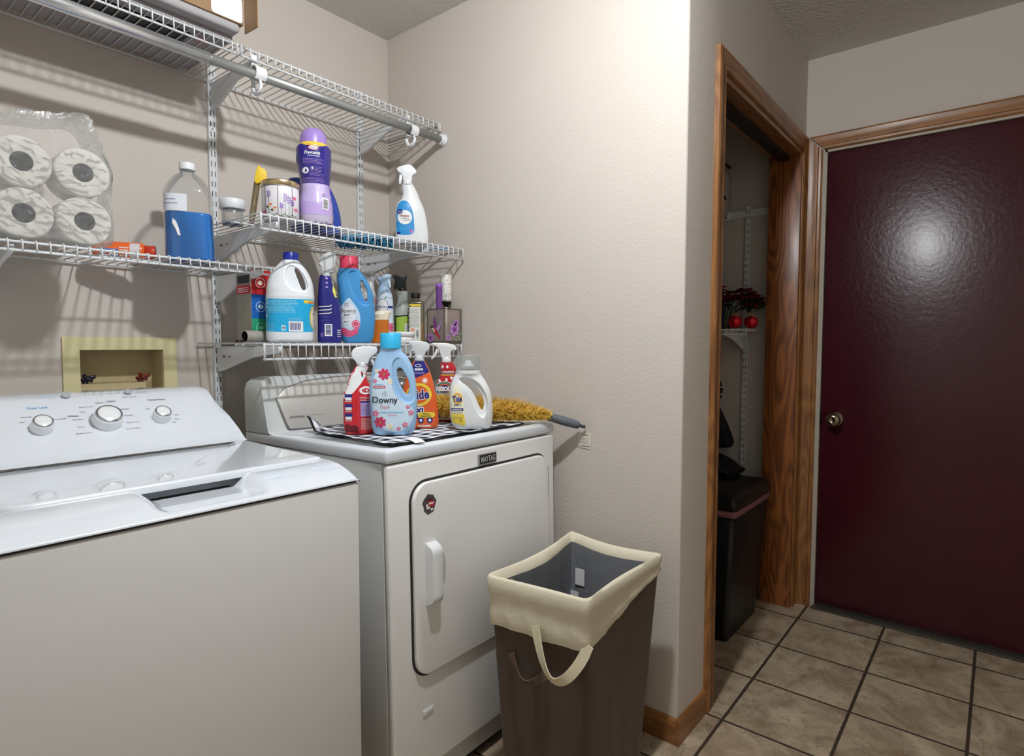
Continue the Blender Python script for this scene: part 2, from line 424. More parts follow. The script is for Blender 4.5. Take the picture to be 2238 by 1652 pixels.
# ================================================================== the room
H = 2.4393; D1 = -1.307; W = 1.284
def tile_mat():
    m = bpy.data.materials.new('floor_tiles'); m.use_nodes = True
    nt = m.node_tree; b = nt.nodes['Principled BSDF']; L = nt.links; N = nt.nodes.new
    tc = N('ShaderNodeTexCoord'); sp = N('ShaderNodeSeparateXYZ'); L.new(tc.outputs['Object'], sp.inputs[0])
    T = .3035; ds = []
    cells = []
    for ax, o in ((0, 1.1116), (1, -1.3702)):
        a = N('ShaderNodeMath'); a.operation = 'MULTIPLY_ADD'; a.inputs[1].default_value = 1/T; a.inputs[2].default_value = -o/T+50
        L.new(sp.outputs[ax], a.inputs[0])
        fl = N('ShaderNodeMath'); fl.operation = 'FLOOR'; L.new(a.outputs[0], fl.inputs[0]); cells.append(fl)
        f = N('ShaderNodeMath'); f.operation = 'FRACT'; L.new(a.outputs[0], f.inputs[0])
        i = N('ShaderNodeMath'); i.operation = 'SUBTRACT'; i.inputs[1].default_value = .5; L.new(f.outputs[0], i.inputs[0])
        ab = N('ShaderNodeMath'); ab.operation = 'ABSOLUTE'; L.new(i.outputs[0], ab.inputs[0]); ds.append(ab)
    mxm = N('ShaderNodeMath'); mxm.operation = 'MAXIMUM'; L.new(ds[0].outputs[0], mxm.inputs[0]); L.new(ds[1].outputs[0], mxm.inputs[1])
    nz = N('ShaderNodeTexNoise'); nz.inputs['Scale'].default_value = 40; L.new(tc.outputs['Object'], nz.inputs[0])
    aj = N('ShaderNodeMath'); aj.operation = 'MULTIPLY_ADD'; aj.inputs[1].default_value = .008; L.new(nz.outputs[0], aj.inputs[0]); L.new(mxm.outputs[0], aj.inputs[2])
    g = N('ShaderNodeMapRange'); g.inputs[1].default_value = .4865; g.inputs[2].default_value = .4925; L.new(aj.outputs[0], g.inputs[0])
    cx = N('ShaderNodeCombineXYZ'); L.new(cells[0].outputs[0], cx.inputs[0]); L.new(cells[1].outputs[0], cx.inputs[1])
    wn = N('ShaderNodeTexWhiteNoise'); L.new(cx.outputs[0], wn.inputs[0])
    # tile veins: each tile samples its own spot
    sc = N('ShaderNodeVectorMath'); sc.operation = 'SCALE'; sc.inputs['Scale'].default_value = 7.3; L.new(wn.outputs['Color'], sc.inputs[0])
    av = N('ShaderNodeVectorMath'); av.operation = 'ADD'; L.new(tc.outputs['Object'], av.inputs[0]); L.new(sc.outputs[0], av.inputs[1])
    n1 = N('ShaderNodeTexNoise'); n1.inputs['Scale'].default_value = 8; n1.inputs['Detail'].default_value = 7; n1.inputs['Roughness'].default_value = .62; n1.inputs['Distortion'].default_value = .8
    L.new(av.outputs[0], n1.inputs[0])
    cr = N('ShaderNodeValToRGB'); e = cr.color_ramp.elements; e[0].position = .3; e[0].color = lin('#857059'); e[1].position = .68; e[1].color = lin('#c4b399')
    L.new(n1.outputs[0], cr.inputs[0])
    n2 = N('ShaderNodeTexNoise'); n2.inputs['Scale'].default_value = 11; n2.inputs['Detail'].default_value = 4; n2.inputs['Distortion'].default_value = 1.2; L.new(av.outputs[0], n2.inputs[0])
    s = N('ShaderNodeMath'); s.operation = 'SUBTRACT'; s.inputs[1].default_value = .5; L.new(n2.outputs[0], s.inputs[0])
    a = N('ShaderNodeMath'); a.operation = 'ABSOLUTE'; L.new(s.outputs[0], a.inputs[0])
    vr = N('ShaderNodeMapRange'); vr.inputs[1].default_value = 0; vr.inputs[2].default_value = .014; vr.inputs[3].default_value = .5; vr.inputs[4].default_value = 0
    L.new(a.outputs[0], vr.inputs[0])
    m1 = N('ShaderNodeMix'); m1.data_type = 'RGBA'; L.new(vr.outputs[0], m1.inputs[0]); L.new(cr.outputs[0], m1.inputs[6]); m1.inputs[7].default_value = lin('#5c4a3a')
    m2 = N('ShaderNodeMix'); m2.data_type = 'RGBA'; L.new(g.outputs[0], m2.inputs[0]); L.new(m1.outputs[2], m2.inputs[6]); m2.inputs[7].default_value = lin('#40332a')
    L.new(m2.outputs[2], b.inputs['Base Color']); b.inputs['Roughness'].default_value = .55
    iv = N('ShaderNodeMath'); iv.operation = 'MULTIPLY_ADD'; iv.inputs[1].default_value = -1; L.new(g.outputs[0], iv.inputs[0])
    hh = N('ShaderNodeMath'); hh.operation = 'MULTIPLY'; hh.inputs[1].default_value = .35; L.new(n1.outputs[0], hh.inputs[0]); L.new(hh.outputs[0], iv.inputs[2])
    bp = N('ShaderNodeBump'); bp.inputs['Strength'].default_value = .7; bp.inputs['Distance'].default_value = .005
    L.new(iv.outputs[0], bp.inputs['Height']); L.new(bp.outputs[0], b.inputs['Normal'])
    return m

XL, YF = -2.35, -3.1
struct('floor', box(NB(), XL-.12, W+.12, YF-.12, .2, -.1, 0), tile_mat())
struct('ceiling', box(NB(), XL-.12, W+.12, YF-.12, .2, H, H+.1), CEIL)
b = NB()
vx0, vx1, vz0, vz1 = -1.108, -.891, .985, 1.167
for q in ((XL, vx0, 0, .12, 0, H), (vx1, 1.4, 0, .12, 0, H), (vx0, vx1, 0, .12, 0, vz0), (vx0, vx1, 0, .12, vz1, H)): box(b, *q)
struct('wall_back', b, WALL)
b = box(NB(), .0002, .12, D1+.119, 0, 0, H); struct('wall_side', b, WALL)
b = NB(); OX0, OX1, OZ = .262, 1.213, 2.035
prism(b, [(.007, D1), (OX0, D1), (OX0, D1+.12), (0, D1+.12), (0, D1+.007), (.0012, D1+.0028), (.0028, D1+.0012)], 0, H, plane='xy'); box(b, OX0, OX1, D1, D1+.12, OZ, H); box(b, OX1, W, D1, D1+.12, 0, H)
struct('wall_closet_front', b, WALL)
struct('wall_closet_back', box(NB(), .12, W, -.52, -.42, 0, H), WALL)
b = NB(); DY0, DY1 = -2.302, -1.388
box(b, W, W+.12, DY1, -.1, 0, H); box(b, W, W+.12, YF, DY0, 0, H); box(b, W, W+.12, DY0, DY1, 2.036, H)
struct('wall_right', b, WALL)
WALL2 = mat('pale_bounce_wall', '#dedad2', .8, bump=.3, bscale=110)  # unseen left and front walls made paler to bounce fill light
struct('wall_left', box(NB(), XL-.12, XL, YF, .12, 0, H), WALL2)
struct('wall_front', box(NB(), XL, W+.12, YF-.12, YF, 0, H), WALL2)

# ---- baseboards
def baseprof(t=.012, h=.078): return [(0, 0), (t, 0), (t, h-.018), (t*.75, h-.006), (t*.35, h), (0, h)]
b = NB(); prism(b, [(-a, z) for a, z in baseprof()], -.03, D1, plane='xz'); struct('baseboard_side', b, OAKY, smooth=False)
b = NB(); prism(b, [(D1-a, z) for a, z in baseprof()], -.012, .2, plane='yz'); struct('baseboard_closet', b, OAKX, smooth=False)
b = NB(); prism(b, [(W-a, z) for a, z in baseprof()], YF, DY0-.07, plane='xz'); struct('baseboard_right', b, OAKY, smooth=False)

# ---- oak casings: profile across the width, mitred at the top corners
CP = [(0, 0), (0, .009), (.006, .014), (.014, .015), (.02, .011), (.03, .013), (.042, .017), (.056, .018), (.063, .015), (.063, 0)]
def casing(name, a_in, s, z_in, face, plane, m, z0=0):
    """upright: width grows away from the opening in direction s; plane 'y': on a wall of constant y facing -y; 'x': constant x facing -x"""
    b = NB(); lo, hi = [], []
    for wd, t in CP:
        a = a_in+s*wd
        P = (lambda z: V((a, face-t, z))) if plane == 'y' else (lambda z: V((face-t, a, z)))
        lo.append(P(z0)); hi.append(P(z_in+wd))
    rings(b, [lo, hi]); bmesh.ops.recalc_face_normals(b, faces=b.faces)
    return struct(name, b, m, angle=25)
def headcasing(name, a0, a1, z_in, face, plane, m):
    b = NB(); lo, hi = [], []
    for wd, t in CP:
        if plane == 'y': lo.append(V((a0-wd, face-t, z_in+wd))); hi.append(V((a1+wd, face-t, z_in+wd)))
        else: lo.append(V((face-t, a0-wd, z_in+wd))); hi.append(V((face-t, a1+wd, z_in+wd)))
    rings(b, [lo, hi]); bmesh.ops.recalc_face_normals(b, faces=b.faces)
    return struct(name, b, m, angle=25)
casing('trim_1', OX0, -1, OZ, D1, 'y', OAKZ); casing('trim_2', OX1, 1, OZ, D1, 'y', OAKZ); headcasing('trim_3', OX0, OX1, OZ, D1, 'y', OAKX)
b = NB(); box(b, OX0-.004, OX0+.018, D1-.004, D1+.124, 0, OZ); struct('trim_4', b, OAKZ)
b = NB(); box(b, OX1-.018, OX1+.004, D1-.006, D1+.128, 0, OZ, bev=.002); struct('trim_5', b, OAKJ)
b = NB(); box(b, OX0, OX1, D1-.004, D1+.124, OZ-.02, OZ); struct('trim_6', b, OAKX)
casing('trim_7', DY1+.009, 1, 2.036, W, 'x', OAKZ); casing('trim_8', DY0-.009, -1, 2.036, W, 'x', OAKZ)
headcasing('trim_9', DY0, DY1, 2.036, W, 'x', OAKY)
STRIP = mat('door_weatherstrip', '#b9b0a2', .6)
b = NB()
box(b, W-.004, W+.12, DY1-.008, DY1+.010, 0, 2.036); box(b, W-.004, W+.12, DY0-.01, DY0+.008, 0, 2.036); box(b, W-.004, W+.12, DY0, DY1, 2.026, 2.037)
struct('trim_10', b, STRIP)
b = NB(); box(b, W-.03, W+.12, DY0, DY1, 0, .009, bev=.003); struct('trim_11', b, mat('threshold_metal', '#5c564e', .5, metal=.6))
# closet door track above the opening
b = NB(); box(b, OX0+.02, OX1-.02, D1+.045, D1+.085, OZ-.04, OZ-.02); struct('trim_12', b, mat('track_dark', '#2c2723', .5, metal=.5))
# the caulked strip between the two casings
# ---- burgundy door
DOORM = mat('burgundy_door_paint', '#3f0f1a', .30, bump=.6, bscale=70, bdist=.002, coat=.35, coatr=.25, spec=.4)
b = box(NB(), W+.008, W+.05, DY0+.01, DY1-.011, .012, 2.024, bev=.002)
door = struct('door_1', b, DOORM)
NICK = mat('satin_nickel', '#9a8f7c', .22, metal=1)
b = NB(); ky, kz = -1.458, .862
lathe(b, [(.001, .0), (.031, 0), (.033, -.004), (.030, -.009), (.014, -.013), (.012, -.028), (.022, -.036), (.0285, -.048), (.029, -.058), (.025, -.067), (.016, -.071), (.008, -.071), (.007, -.069), (.001, -.069)], 32, (W+.008, ky, kz), axis='x')
obj('door_knob', b, NICK, door)
b = NB(); box(b, W-.002, W+.0085, DY1-.0125, DY1-.004, kz-.028, kz+.03); obj('latch_plate', b, mat('dark_brass', '#2f2820', .4, metal=.8), door)
b = NB(); box(b, W+.0045, W+.0085, DY0+.012, DY1-.013, .004, .020); obj('door_sweep', b, mat('sweep', '#2a2622', .7), door)

# ---- ceiling light over the laundry
t = thing('ceiling_light', 'round white ceiling light with a glowing globe hanging above the laundry', 'ceiling light', (LAMP.x, LAMP.y, H))
b = NB(); lathe(b, [(.001, -.001), (.06, -.001), (.06, -.014), (.04, -.022), (.03, -.034), (.001, -.035)], 32); obj('base', b, PLAST, t)
b = NB(); lathe(b, [(.001, -.030), (.028, -.032), (.038, -.038), (.043, -.046), (.0425, -.055), (.037, -.064), (.026, -.071), (.012, -.074), (.001, -.075)], 28)
bulb = mat('lamp_glow', '#ffffff', .5)
bb = bulb.node_tree.nodes['Principled BSDF']; bb.inputs['Emission Color'].default_value = (.935, .97, 1, 1); bb.inputs['Emission Strength'].default_value = LAMP_POWER
obj('shade', b, bulb, t)

# ================================================================== shelving
def slotted_rail(name, label, M, z0, z1, group):
    """upright standard with two columns of slots; local x along the wall, -y out of the wall"""
    t = thing(name, label, 'shelf rail', M[0], M[1], group)
    b = NB(); box(b, -.0125, .0125, -.013, -.0005, z0, z1, bev=.0015, seg=1); obj('channel', b, WIRE, t)
    b = NB(); z = z0+.02; k = 0
    while z < z1-.03:
        for sx in (-.0055, .0055): box(b, sx-.0011, sx+.0011, -.0134, -.0125, z, z+.017)
        z += .0318; k += 1
        if k % 9 == 4: lathe(b, [(.0005, -.0127), (.0028, -.0135), (.0028, -.0127)], 8, (0, 0, z-.0075), axis='y')
    obj('slots', b, SLOT, t)
    return t

def wire_shelf(label, M, L_, depth, lip, group=None, endcaps=True, y0=-.012):
    t = thing('wire_shelf', label, 'shelf', M[0], M[1], group)
    b = NB(); n = int(round(L_/.0254)); R = .00195
    for i in range(n+1):
        x = min(i*.0254+.003, L_-.003)
        tube(b, [(x, y0, 0), (x, -depth+.004, 0), (x, -depth, -.003), (x, -depth-.001, -lip)], R, 6)
    obj('cross_wires', b, WIRE, t)
    b = NB()
    for y, z, r in ((y0, -.003, .0030), (-depth*.62, -.0045, .0026), (-depth+.0045, -.0045, .0030), (-depth+.002, -lip, .0031)):
        tube(b, [(0, y, z), (L_, y, z)], r, 8)
    tube(b, [(.003, -depth+.002, 0), (.003, -depth+.002, -lip)], .0026, 8); tube(b, [(L_-.003, -depth+.002, 0), (L_-.003, -depth+.002, -lip)], .0026, 8)
    obj('long_rods', b, WIRE, t)
    return t

def bracket(label, M, depth, group, zt=-.0095, h=.085, mark=True):
    t = thing('shelf_bracket', label, 'shelf bracket', M[0], M[1], group)
    b = NB(); d = depth-.02
    prism(b, [(-.013, zt-h), (-.013, zt), (-d, zt), (-d-.004, zt-.006), (-d, zt-.017), (-d*.6, zt-.035), (-.06, zt-h+.006)], -.005, .005, plane='yz', bev=.0012, seg=1)
    obj('arm', b, WIRE, t)
    if mark:
        b = NB(); box(b, -.0054, -.005, -.075, -.055, zt-.037, zt-.029); box(b, -.0054, -.005, -.098, -.093, zt-.034, zt-.031)
        box(b, -.0054, -.005, -.11, -.101, zt-.037, zt-.030); obj('stamp', b, GREYINK, t)
    return t

for x, wh in ((-.727, 'just right of the blue liquid bottle'), (-.15, 'nearer the corner')):
    slotted_rail('shelf_rail', 'white slotted shelf rail screwed upright to the wall, '+wh, ((x, 0, 0), 0), .88, 2.185, 'slotted rails on the back wall')

GS = 'white wire shelves on the laundry wall'
ZT, ZM, ZL, ZS = 2.030, 1.543, 1.187, 1.415
wire_shelf('highest white wire shelf, nearly empty, above the chrome rod', ((-.782, 0, ZT), 0), .778, .318, .030, GS)
wire_shelf('high white wire shelf at left with the grey mat and cardboard box on it', ((-1.80, 0, ZT), 0), 1.012, .318, .030, GS)
wire_shelf('deep white wire shelf holding the purple scent bead bottle and candle', ((-.80, 0, ZM), 0), .795, .440, .043, GS)
wire_shelf('deep lowest white wire shelf crowded with cleaning bottles', ((-.792, 0, ZL), 0), .787, .430, .045, GS)
wire_shelf('shallow white wire shelf holding the toilet paper pack and blue liquid', ((-1.80, 0, ZS), 0), 1.108, .318, .024, GS)
GB = 'white steel shelf brackets on the laundry wall'
for x, z, d, la in ((-.727, ZT, .318, 'under the highest shelf near the white rod hook'), (-.15, ZT, .318, 'under the highest shelf, nearest the corner'),
                    (-1.305, ZS, .318, 'at the left edge under the toilet paper shelf'), (-.727, ZS, .318, 'under the right end of the toilet paper shelf'),
                    (-.7275, ZM, .42, 'under the clear jar on the middle shelf'), (-.15, ZM, .42, 'beneath the white window cleaner'),
                    (-.727, ZL, .42, 'beneath the red blue green carton'), (-.15, ZL, .42, 'behind the spray triggers under the lowest shelf')):
    bracket('white tapered shelf bracket '+la, ((x, 0, z), 0), d, GB, mark=(d > .4))

# closet rod
RZ = 1.953
t = thing('closet_rod', 'chrome telescoping hanging rod under the highest shelf', 'rod', (-1.8, -.33, RZ))
b = NB(); tube(b, [(-1.8, -.33, RZ), (-.878, -.33, RZ)], .0158, 24); obj('outer_tube', b, mat('chrome_rod', '#e6eaee', .24, metal=.9), t, world=True)
b = NB(); tube(b, [(-.88, -.33, RZ), (-.01, -.33, RZ+.012)], .0138, 24); obj('inner_tube', b, mat('brushed_rod', '#a8aaa8', .42, metal=.7), t, world=True)
b = NB(); lathe(b, [(.001, -.022), (.0175, -.022), (.019, -.019), (.019, -.008), (.023, -.006), (.023, -.0005), (.001, -.0005)], 24, (0, -.33, RZ+.012), axis='x'); obj('end_socket', b, PLAST, t, world=True)
for x, la in ((-.738, 'white plastic rod hook hanging left, above the purple bead bottle'), (-.158, 'white plastic rod hook beside the wall corner')):
    t = thing('rod_hook', la, 'rod hook', (x, -.33, RZ), 0, 'rod hooks on the closet rod')
    b = NB(); z0 = RZ+.006
    ring_ = []
    for k in range(13):
        a = radians(-60+k*25); ring_.append((cos(a), sin(a)))
    outs = []
    for xx in (-.016, .016):
        o_ = [V((x+xx, -.33+.0215*c, z0+.0215*s)) for c, s in ring_]; i_ = [V((x+xx, -.33+.017*c, z0+.017*s)) for c, s in reversed(ring_)]
        outs.append(o_+i_)
    rings(b, outs); bmesh.ops.recalc_face_normals(b, faces=b.faces)
    obj('clip', b, PLAST, t, world=True)
    b = NB(); tube(b, [(x, -.312, RZ+.01), (x, -.300, RZ-.004), (x, -.300, RZ-.028), (x, -.312, RZ-.044), (x, -.334, RZ-.044), (x, -.345, RZ-.03), (x, -.34, RZ-.014)], [.005, .006, .0065, .0065, .006, .005, .004], 10)
    prism(b, [(-.302, RZ+.01), (-.302, ZT-.01), (-.308, ZT-.01), (-.312, RZ+.015)], x-.008, x+.008, plane='yz')
    obj('hook', b, PLAST, t, world=True)

# stuff on the high shelf at left
t = thing('folded_mat', 'grey flat folded mat lying along the high shelf under the carton', 'mat', (-1.3, -.16, ZT+.004))
GREYC = mat('grey_cloth_mat', '#a29ea0', .85, bump=.4, bscale=40, bdist=.004)
b = NB(); box(b, -1.8, -.795, -.345, -.03, ZT+.016, ZT+.040, bev=.009, seg=3); obj('padding', b, GREYC, t, world=True)
t = thing('binder', 'black flat case under the grey mat on the high shelf', 'case', (-1.3, -.2, ZT))
b = NB(); box(b, -1.8, -.895, -.262, -.165, ZT+.0022, ZT+.0155, bev=.002); obj('cover', b, mat('black_vinyl', '#17161b', .4), t, world=True)
t = thing('magazine', 'grey paper pad with a red mark under the grey mat', 'magazine', (-.9, -.1, ZT))
b = NB(); box(b, -1.8, -.80, -.160, -.03, ZT+.0022, ZT+.0155, bev=.001); box(b, -1.8, -.80, -.308, -.268, ZT+.0022, ZT+.0155, bev=.001); box(b, -.89, -.80, -.266, -.162, ZT+.0022, ZT+.0155, bev=.001); box(b, -.872, -.845, -.262, -.238, ZT+.0018, ZT+.0023, mi=1)
obj('pages', b, [GREYC, RED], t, world=True)
CARD = mat('cardboard', '#94785a', .85, bump=.2, bscale=60)
t = thing('cardboard_box', 'brown cardboard box with blank white label on the high shelf', 'box', (-.83, -.25, ZT+.041))
b = NB(); box(b, -1.02, -.785, -.345, -.10, ZT+.0405, ZT+.20, bev=.002); obj('carton', b, CARD, t, world=True)
pr = Print(flat((-1.02, -.345, ZT+.041), (1, 0, 0), (0, 0, 1)), 60); pr.poly(rrect(146, 231, -20+22, 68, 9), mat('label_blank_white', '#f4f8ff', .35)); pr.build('label', t).matrix_parent_inverse = Matrix.Translation(-V((-.83, -.25, ZT+.041)))
b = NB(); prism(b, [(-.784, -.346), (-.781, -.345), (-.778, -.41), (-.781, -.411)], ZT+.018, ZT+.135, plane='xy'); obj('flap', b, CARD, t, world=True)
t = thing('cable_coil', 'dark blue bundled cable lying left of the cardboard box', 'cable', (-1.0, -.27, ZT+.045))
b = NB(); pts = [(-1.13+.085*cos(a)*(1+.08*sin(3*a)), -.26+.07*sin(a), ZT+.060+.006*sin(5*a)) for a in [k*.3 for k in range(60)]]; tube(b, pts, .010, 8); obj('coil', b, mat('navy_cable', '#1c2336', .4), t, world=True)

# ================================================================== recessed valve box
t = thing('washer_valve_box', 'cream recessed washer outlet box in the wall behind the washer', 'valve box', (-1.0, 0, 1.08))
VB = mat('aged_cream_plastic', '#ddd3a4', .45)
b = NB()
for q in ((-1.148, -.853, -.007, .002, 1.167, 1.204), (-1.148, -1.108, -.007, .002, .985, 1.167), (-.891, -.853, -.007, .002, .985, 1.167), (-1.148, -.853, -.007, .002, .95, .985)): box(b, *q)
obj('face_frame', b, VB, t, world=True, smooth=False)
b = NB()
for q in ((-1.108, -.891, .088, .092, .985, 1.167), (-1.112, -1.107, 0, .092, .985, 1.17), (-.892, -.887, 0, .092, .985, 1.17), (-1.11, -.89, 0, .092, 1.166, 1.17), (-1.11, -.89, 0, .092, .981, .985), (-1.107, -.93, .03, .088, .985, 1.068)): box(b, *q)
obj('recess', b, mat('aged_cream_inner', '#cdbd94', .6), t, world=True, smooth=False)
for x, c, nm, lb in ((-1.082, '#26283a', 'cold_valve_handle', 'dark blue tap handle'), (-.938, '#7c2f22', 'hot_valve_handle', 'red tap handle')):
    b = NB()
    for k in range(2):
        a0 = k*pi/2+.5; pts = [(x+.020*cos(a0)*u+.004*u*u, .045-.01*abs(u), 1.084+.009*sin(a0)*u) for u in (-1, -.5, 0, .5, 1)]
        tube(b, pts, [.006, .005, .007, .005, .006], 8)
    tube(b, [(x, .05, 1.05), (x, .05, 1.084)], .008, 10)
    o = obj(nm, b, mat(nm, c, .4), t, world=True); o['label'] = lb

# ================================================================== washing machine
t = thing('washing_machine', 'white top-loading washing machine with three round control knobs', 'washing machine', (-1.2, -.57, 0))
wx0, wx1, wyf = -1.544, -.858, -.95
b = box(NB(), wx0+.003, wx1-.001, wyf+.002, -.16, .03, .888, bev=.006); obj('cabinet', b, ENAMEL2, t, world=True)
for x in (wx0+.06, wx1-.06):
    for y in (wyf+.06, -.22): b = NB(); lathe(b, [(.018, 0), (.02, .004), (.016, .03)], 12, (x, y, 0)); obj('foot', b, BLACK, t, world=True)
def sm(a, b_, x):
    q = min(max((x-a)/(b_-a), 0), 1); return q*q*(3-2*q)
def cover_z(x, y):
    z = .929-.004*sm(-.5, -.84, y)
    if y < -.835: z = .925-.030*(((-.835-y)/.115)**2.3)
    e = min(x-wx0, wx1-x); 
    if e < .012: z -= .008*(1-e/.012)**2
    px = sm(-1.262, -1.212, x)*(1-sm(-1.092, -1.040, x)); py = sm(-.945, -.905, y)*(1-sm(-.80, -.79, y))
    z = min(z, max(z-.030*px*py, .9005))
    if y > -.832 and x > -1.445 and x < -.872: z -= .010
    return z
b = NB(); nx, ny = 172, 140; g = []
for i in range(nx+1):
    x = wx0+(wx1-wx0)*i/nx; row = []
    for j in range(ny+1):
        y = wyf+(-.405-wyf)*j/ny; row.append(b.verts.new((x, y, cover_z(x, y))))
    g.append(row)
for i in range(nx):
    for j in range(ny): b.faces.new((g[i][j], g[i+1][j], g[i+1][j+1], g[i][j+1]))
bot = {}
rim = [(i, 0) for i in range(nx+1)]+[(nx, j) for j in range(1, ny+1)]+[(i, ny) for i in range(nx-1, -1, -1)]+[(0, j) for j in range(ny-1, 0, -1)]
lo = [b.verts.new((g[i][j].co.x, g[i][j].co.y, .8925)) for i, j in rim]; k = len(rim)
for q in range(k):
    i, j = rim[q]; i2, j2 = rim[(q+1) % k]
    b.faces.new((g[i][j], lo[q], lo[(q+1) % k], g[i2][j2]))
obj('top_cover', b, ENAMEL, t, world=True, angle=50)
b = box(NB(), wx0+.008, wx1-.006, wyf+.007, -.2, .884, .896); obj('cover_gap', b, mat('gap_shadow_dark', '#3a3632', .8), t, world=True)  # dark strip standing in for the shade in the gap under the cover
# lid
lx0, lx1, ly0, ly1 = -1.440, -.872, -.834, -.436
def lid_z(x, y):
    z = .931
    # shallow dish, its edge sweeping from the back right corner to a line behind the front edge
    xe = -.885-.19*sm(-.45, -.70, y)-.30*sm(-.70, -.765, y)**2
    d1 = (1-sm(xe-.022, xe+.004, x))*sm(-.770, -.745, y)
    z -= .0085*d1*sm(lx0+.004, lx0+.03, x)
    r = .05; dx = max(lx0+r-x, 0); dy = max(ly0+r-y, 0)
    dd = sqrt(dx*dx+dy*dy) if dx > 0 and dy > 0 else 0
    e = min(x-lx0, lx1-x, y-ly0, .1)
    if dx > 0 and dy > 0: e = min(e, r-dd)
    if e < .006: z -= .006*(1-max(e, 0)/.006)**2
    return z
b = NB(); out = rrect(lx0, lx1, ly0, ly1, .03, 6)
# grid clipped to the rounded outline by snapping
nx, ny = 140, 100; g = []
def snap(x, y):
    rr = .045
    for cx, sx in ((lx0+rr, -1), (lx1-.02, 1)):
        r_ = rr if sx < 0 else .02
        cy = ly0+r_
        if (x-cx)*sx > 0 and y < cy:
            d = sqrt((x-cx)**2+(y-cy)**2); m_ = max(abs(x-cx), abs(y-cy))
            if d > 1e-9: return cx+(x-cx)/d*m_, cy+(y-cy)/d*m_
    return x, y
for i in range(nx+1):
    row = []
    for j in range(ny+1):
        x, y = snap(lx0+(lx1-lx0)*i/nx, ly0+(ly1-ly0)*j/ny); row.append(b.verts.new((x, y, lid_z(x, y))))
    g.append(row)
for i in range(nx):
    for j in range(ny): b.faces.new((g[i][j], g[i+1][j], g[i+1][j+1], g[i][j+1]))
rim = [(i, 0) for i in range(nx+1)]+[(nx, j) for j in range(1, ny+1)]+[(i, ny) for i in range(nx-1, -1, -1)]+[(0, j) for j in range(ny-1, 0, -1)]
lo = [b.verts.new((g[i][j].co.x, g[i][j].co.y, .916)) for i, j in rim]; k = len(rim)
for q in range(k):
    i, j = rim[q]; i2, j2 = rim[(q+1) % k]
    b.faces.new((g[i][j], lo[q], lo[(q+1) % k], g[i2][j2]))
obj('lid', b, ENAMEL, t, world=True, angle=50)
# control console
prof = [(-.457, .9285), (-.446, .9325), (-.434, .941), (-.420, .954), (-.38, .990), (-.34, 1.026), (-.318, 1.0455), (-.302, 1.056), (-.285, 1.0625), (-.26, 1.066), (-.22, 1.066), (-.19, 1.062), (-.168, 1.050), (-.16, 1.03), (-.16, .9285)]
b = NB(); rs = []
N_ = 60
for i in range(N_+1):
    u = -1+2*i/N_; ring = []
    for y, z in prof:
        v = (z-.9285)/.1375; half = .343-.020*sm(0, .9, v)
        x = -1.201+u*half
        e = (1-abs(u))*half; zz = z
        if e < .022: zz = z-(.020*(1-sqrt(max(0, 1-(1-e/.022)**2))))*sm(.3, 1, v)
        ring.append(V((x, y, zz)))
    rs.append(ring)
rings(b, rs); bmesh.ops.recalc_face_normals(b, faces=b.faces)
con = obj('control_console', b, ENAMEL, t, world=True, angle=35)
# face frame: through the sloped panel
FO = V((-1.2, -.36, 1.008)); FU = V((1, 0, 0)); FV = V((0, .743, .669)).normalized(); FN = FU.cross(FV)
def onface(px_x, s): return FO+FU*(px_x+1.2)+FV*s
def knob(x, s, r, h, nm):
    P = onface(x, s); R_ = Matrix((FU, FV, FN)).transposed().to_4x4(); R_.translation = P
    b = NB(); lathe(b, [(.001, 0), (r*1.12, 0), (r*1.10, h*.25), (r*1.02, h*.75), (r*.98, h*.86)], 40); b.transform(R_); k_ = obj(nm, b, PLAST, t, world=True)
    b = NB(); lathe(b, [(r*.80, h*.99), (r*.93, h*.97), (r*.985, h*.84), (r*.97, h*.82)], 40, cap=False); b.transform(R_)
    obj('chrome_ring', b, CHROME, k_, world=True)
    b = NB(); lathe(b, [(r*.97, h*.80), (r*.82, h*.985), (r*.4, h*1.0), (.001, h*1.0)], 40); b.transform(R_); obj('cap', b, PLAST, k_, world=True)
KN = [(-1.2805, -.0165, .0195, .026, 'water_level_knob'), (-1.1545, -.0125, .0285, .030, 'cycle_knob'), (-1.0365, -.0145, .0192, .026, 'temperature_knob')]
for a in KN: knob(*a)
TM = Matrix.Translation(-V((-1.2, -.57, 0)))
def pmap(u, v, layer): return TM @ (onface(u, v)+FN*(.0004*layer))
pr = Print(pmap, 60)
LB = mat('print_soft_blue', '#6fa8dc', .4); DG = mat('print_dark_grey', '#5b5e66', .5)
def tx(s_, x, y, w_, h_=.0042, m_=DG, **k): pr.text(s_, x*1000, y*1000, w_*1000, h_*1000, m_, **k)
tx('Water Level', -1.2773, .046, .038, .0068, LB, bold=.01); tx('Deep Rinse', -1.2518, .0789, .036, .006, LB)
tx('Colors', -1.1308, .0524, .020, .0058, INK); tx('Temperature', -1.030, .0476, .040, .0068, INK); tx('Whites', -1.2163, .0126, .022, .0058, INK)
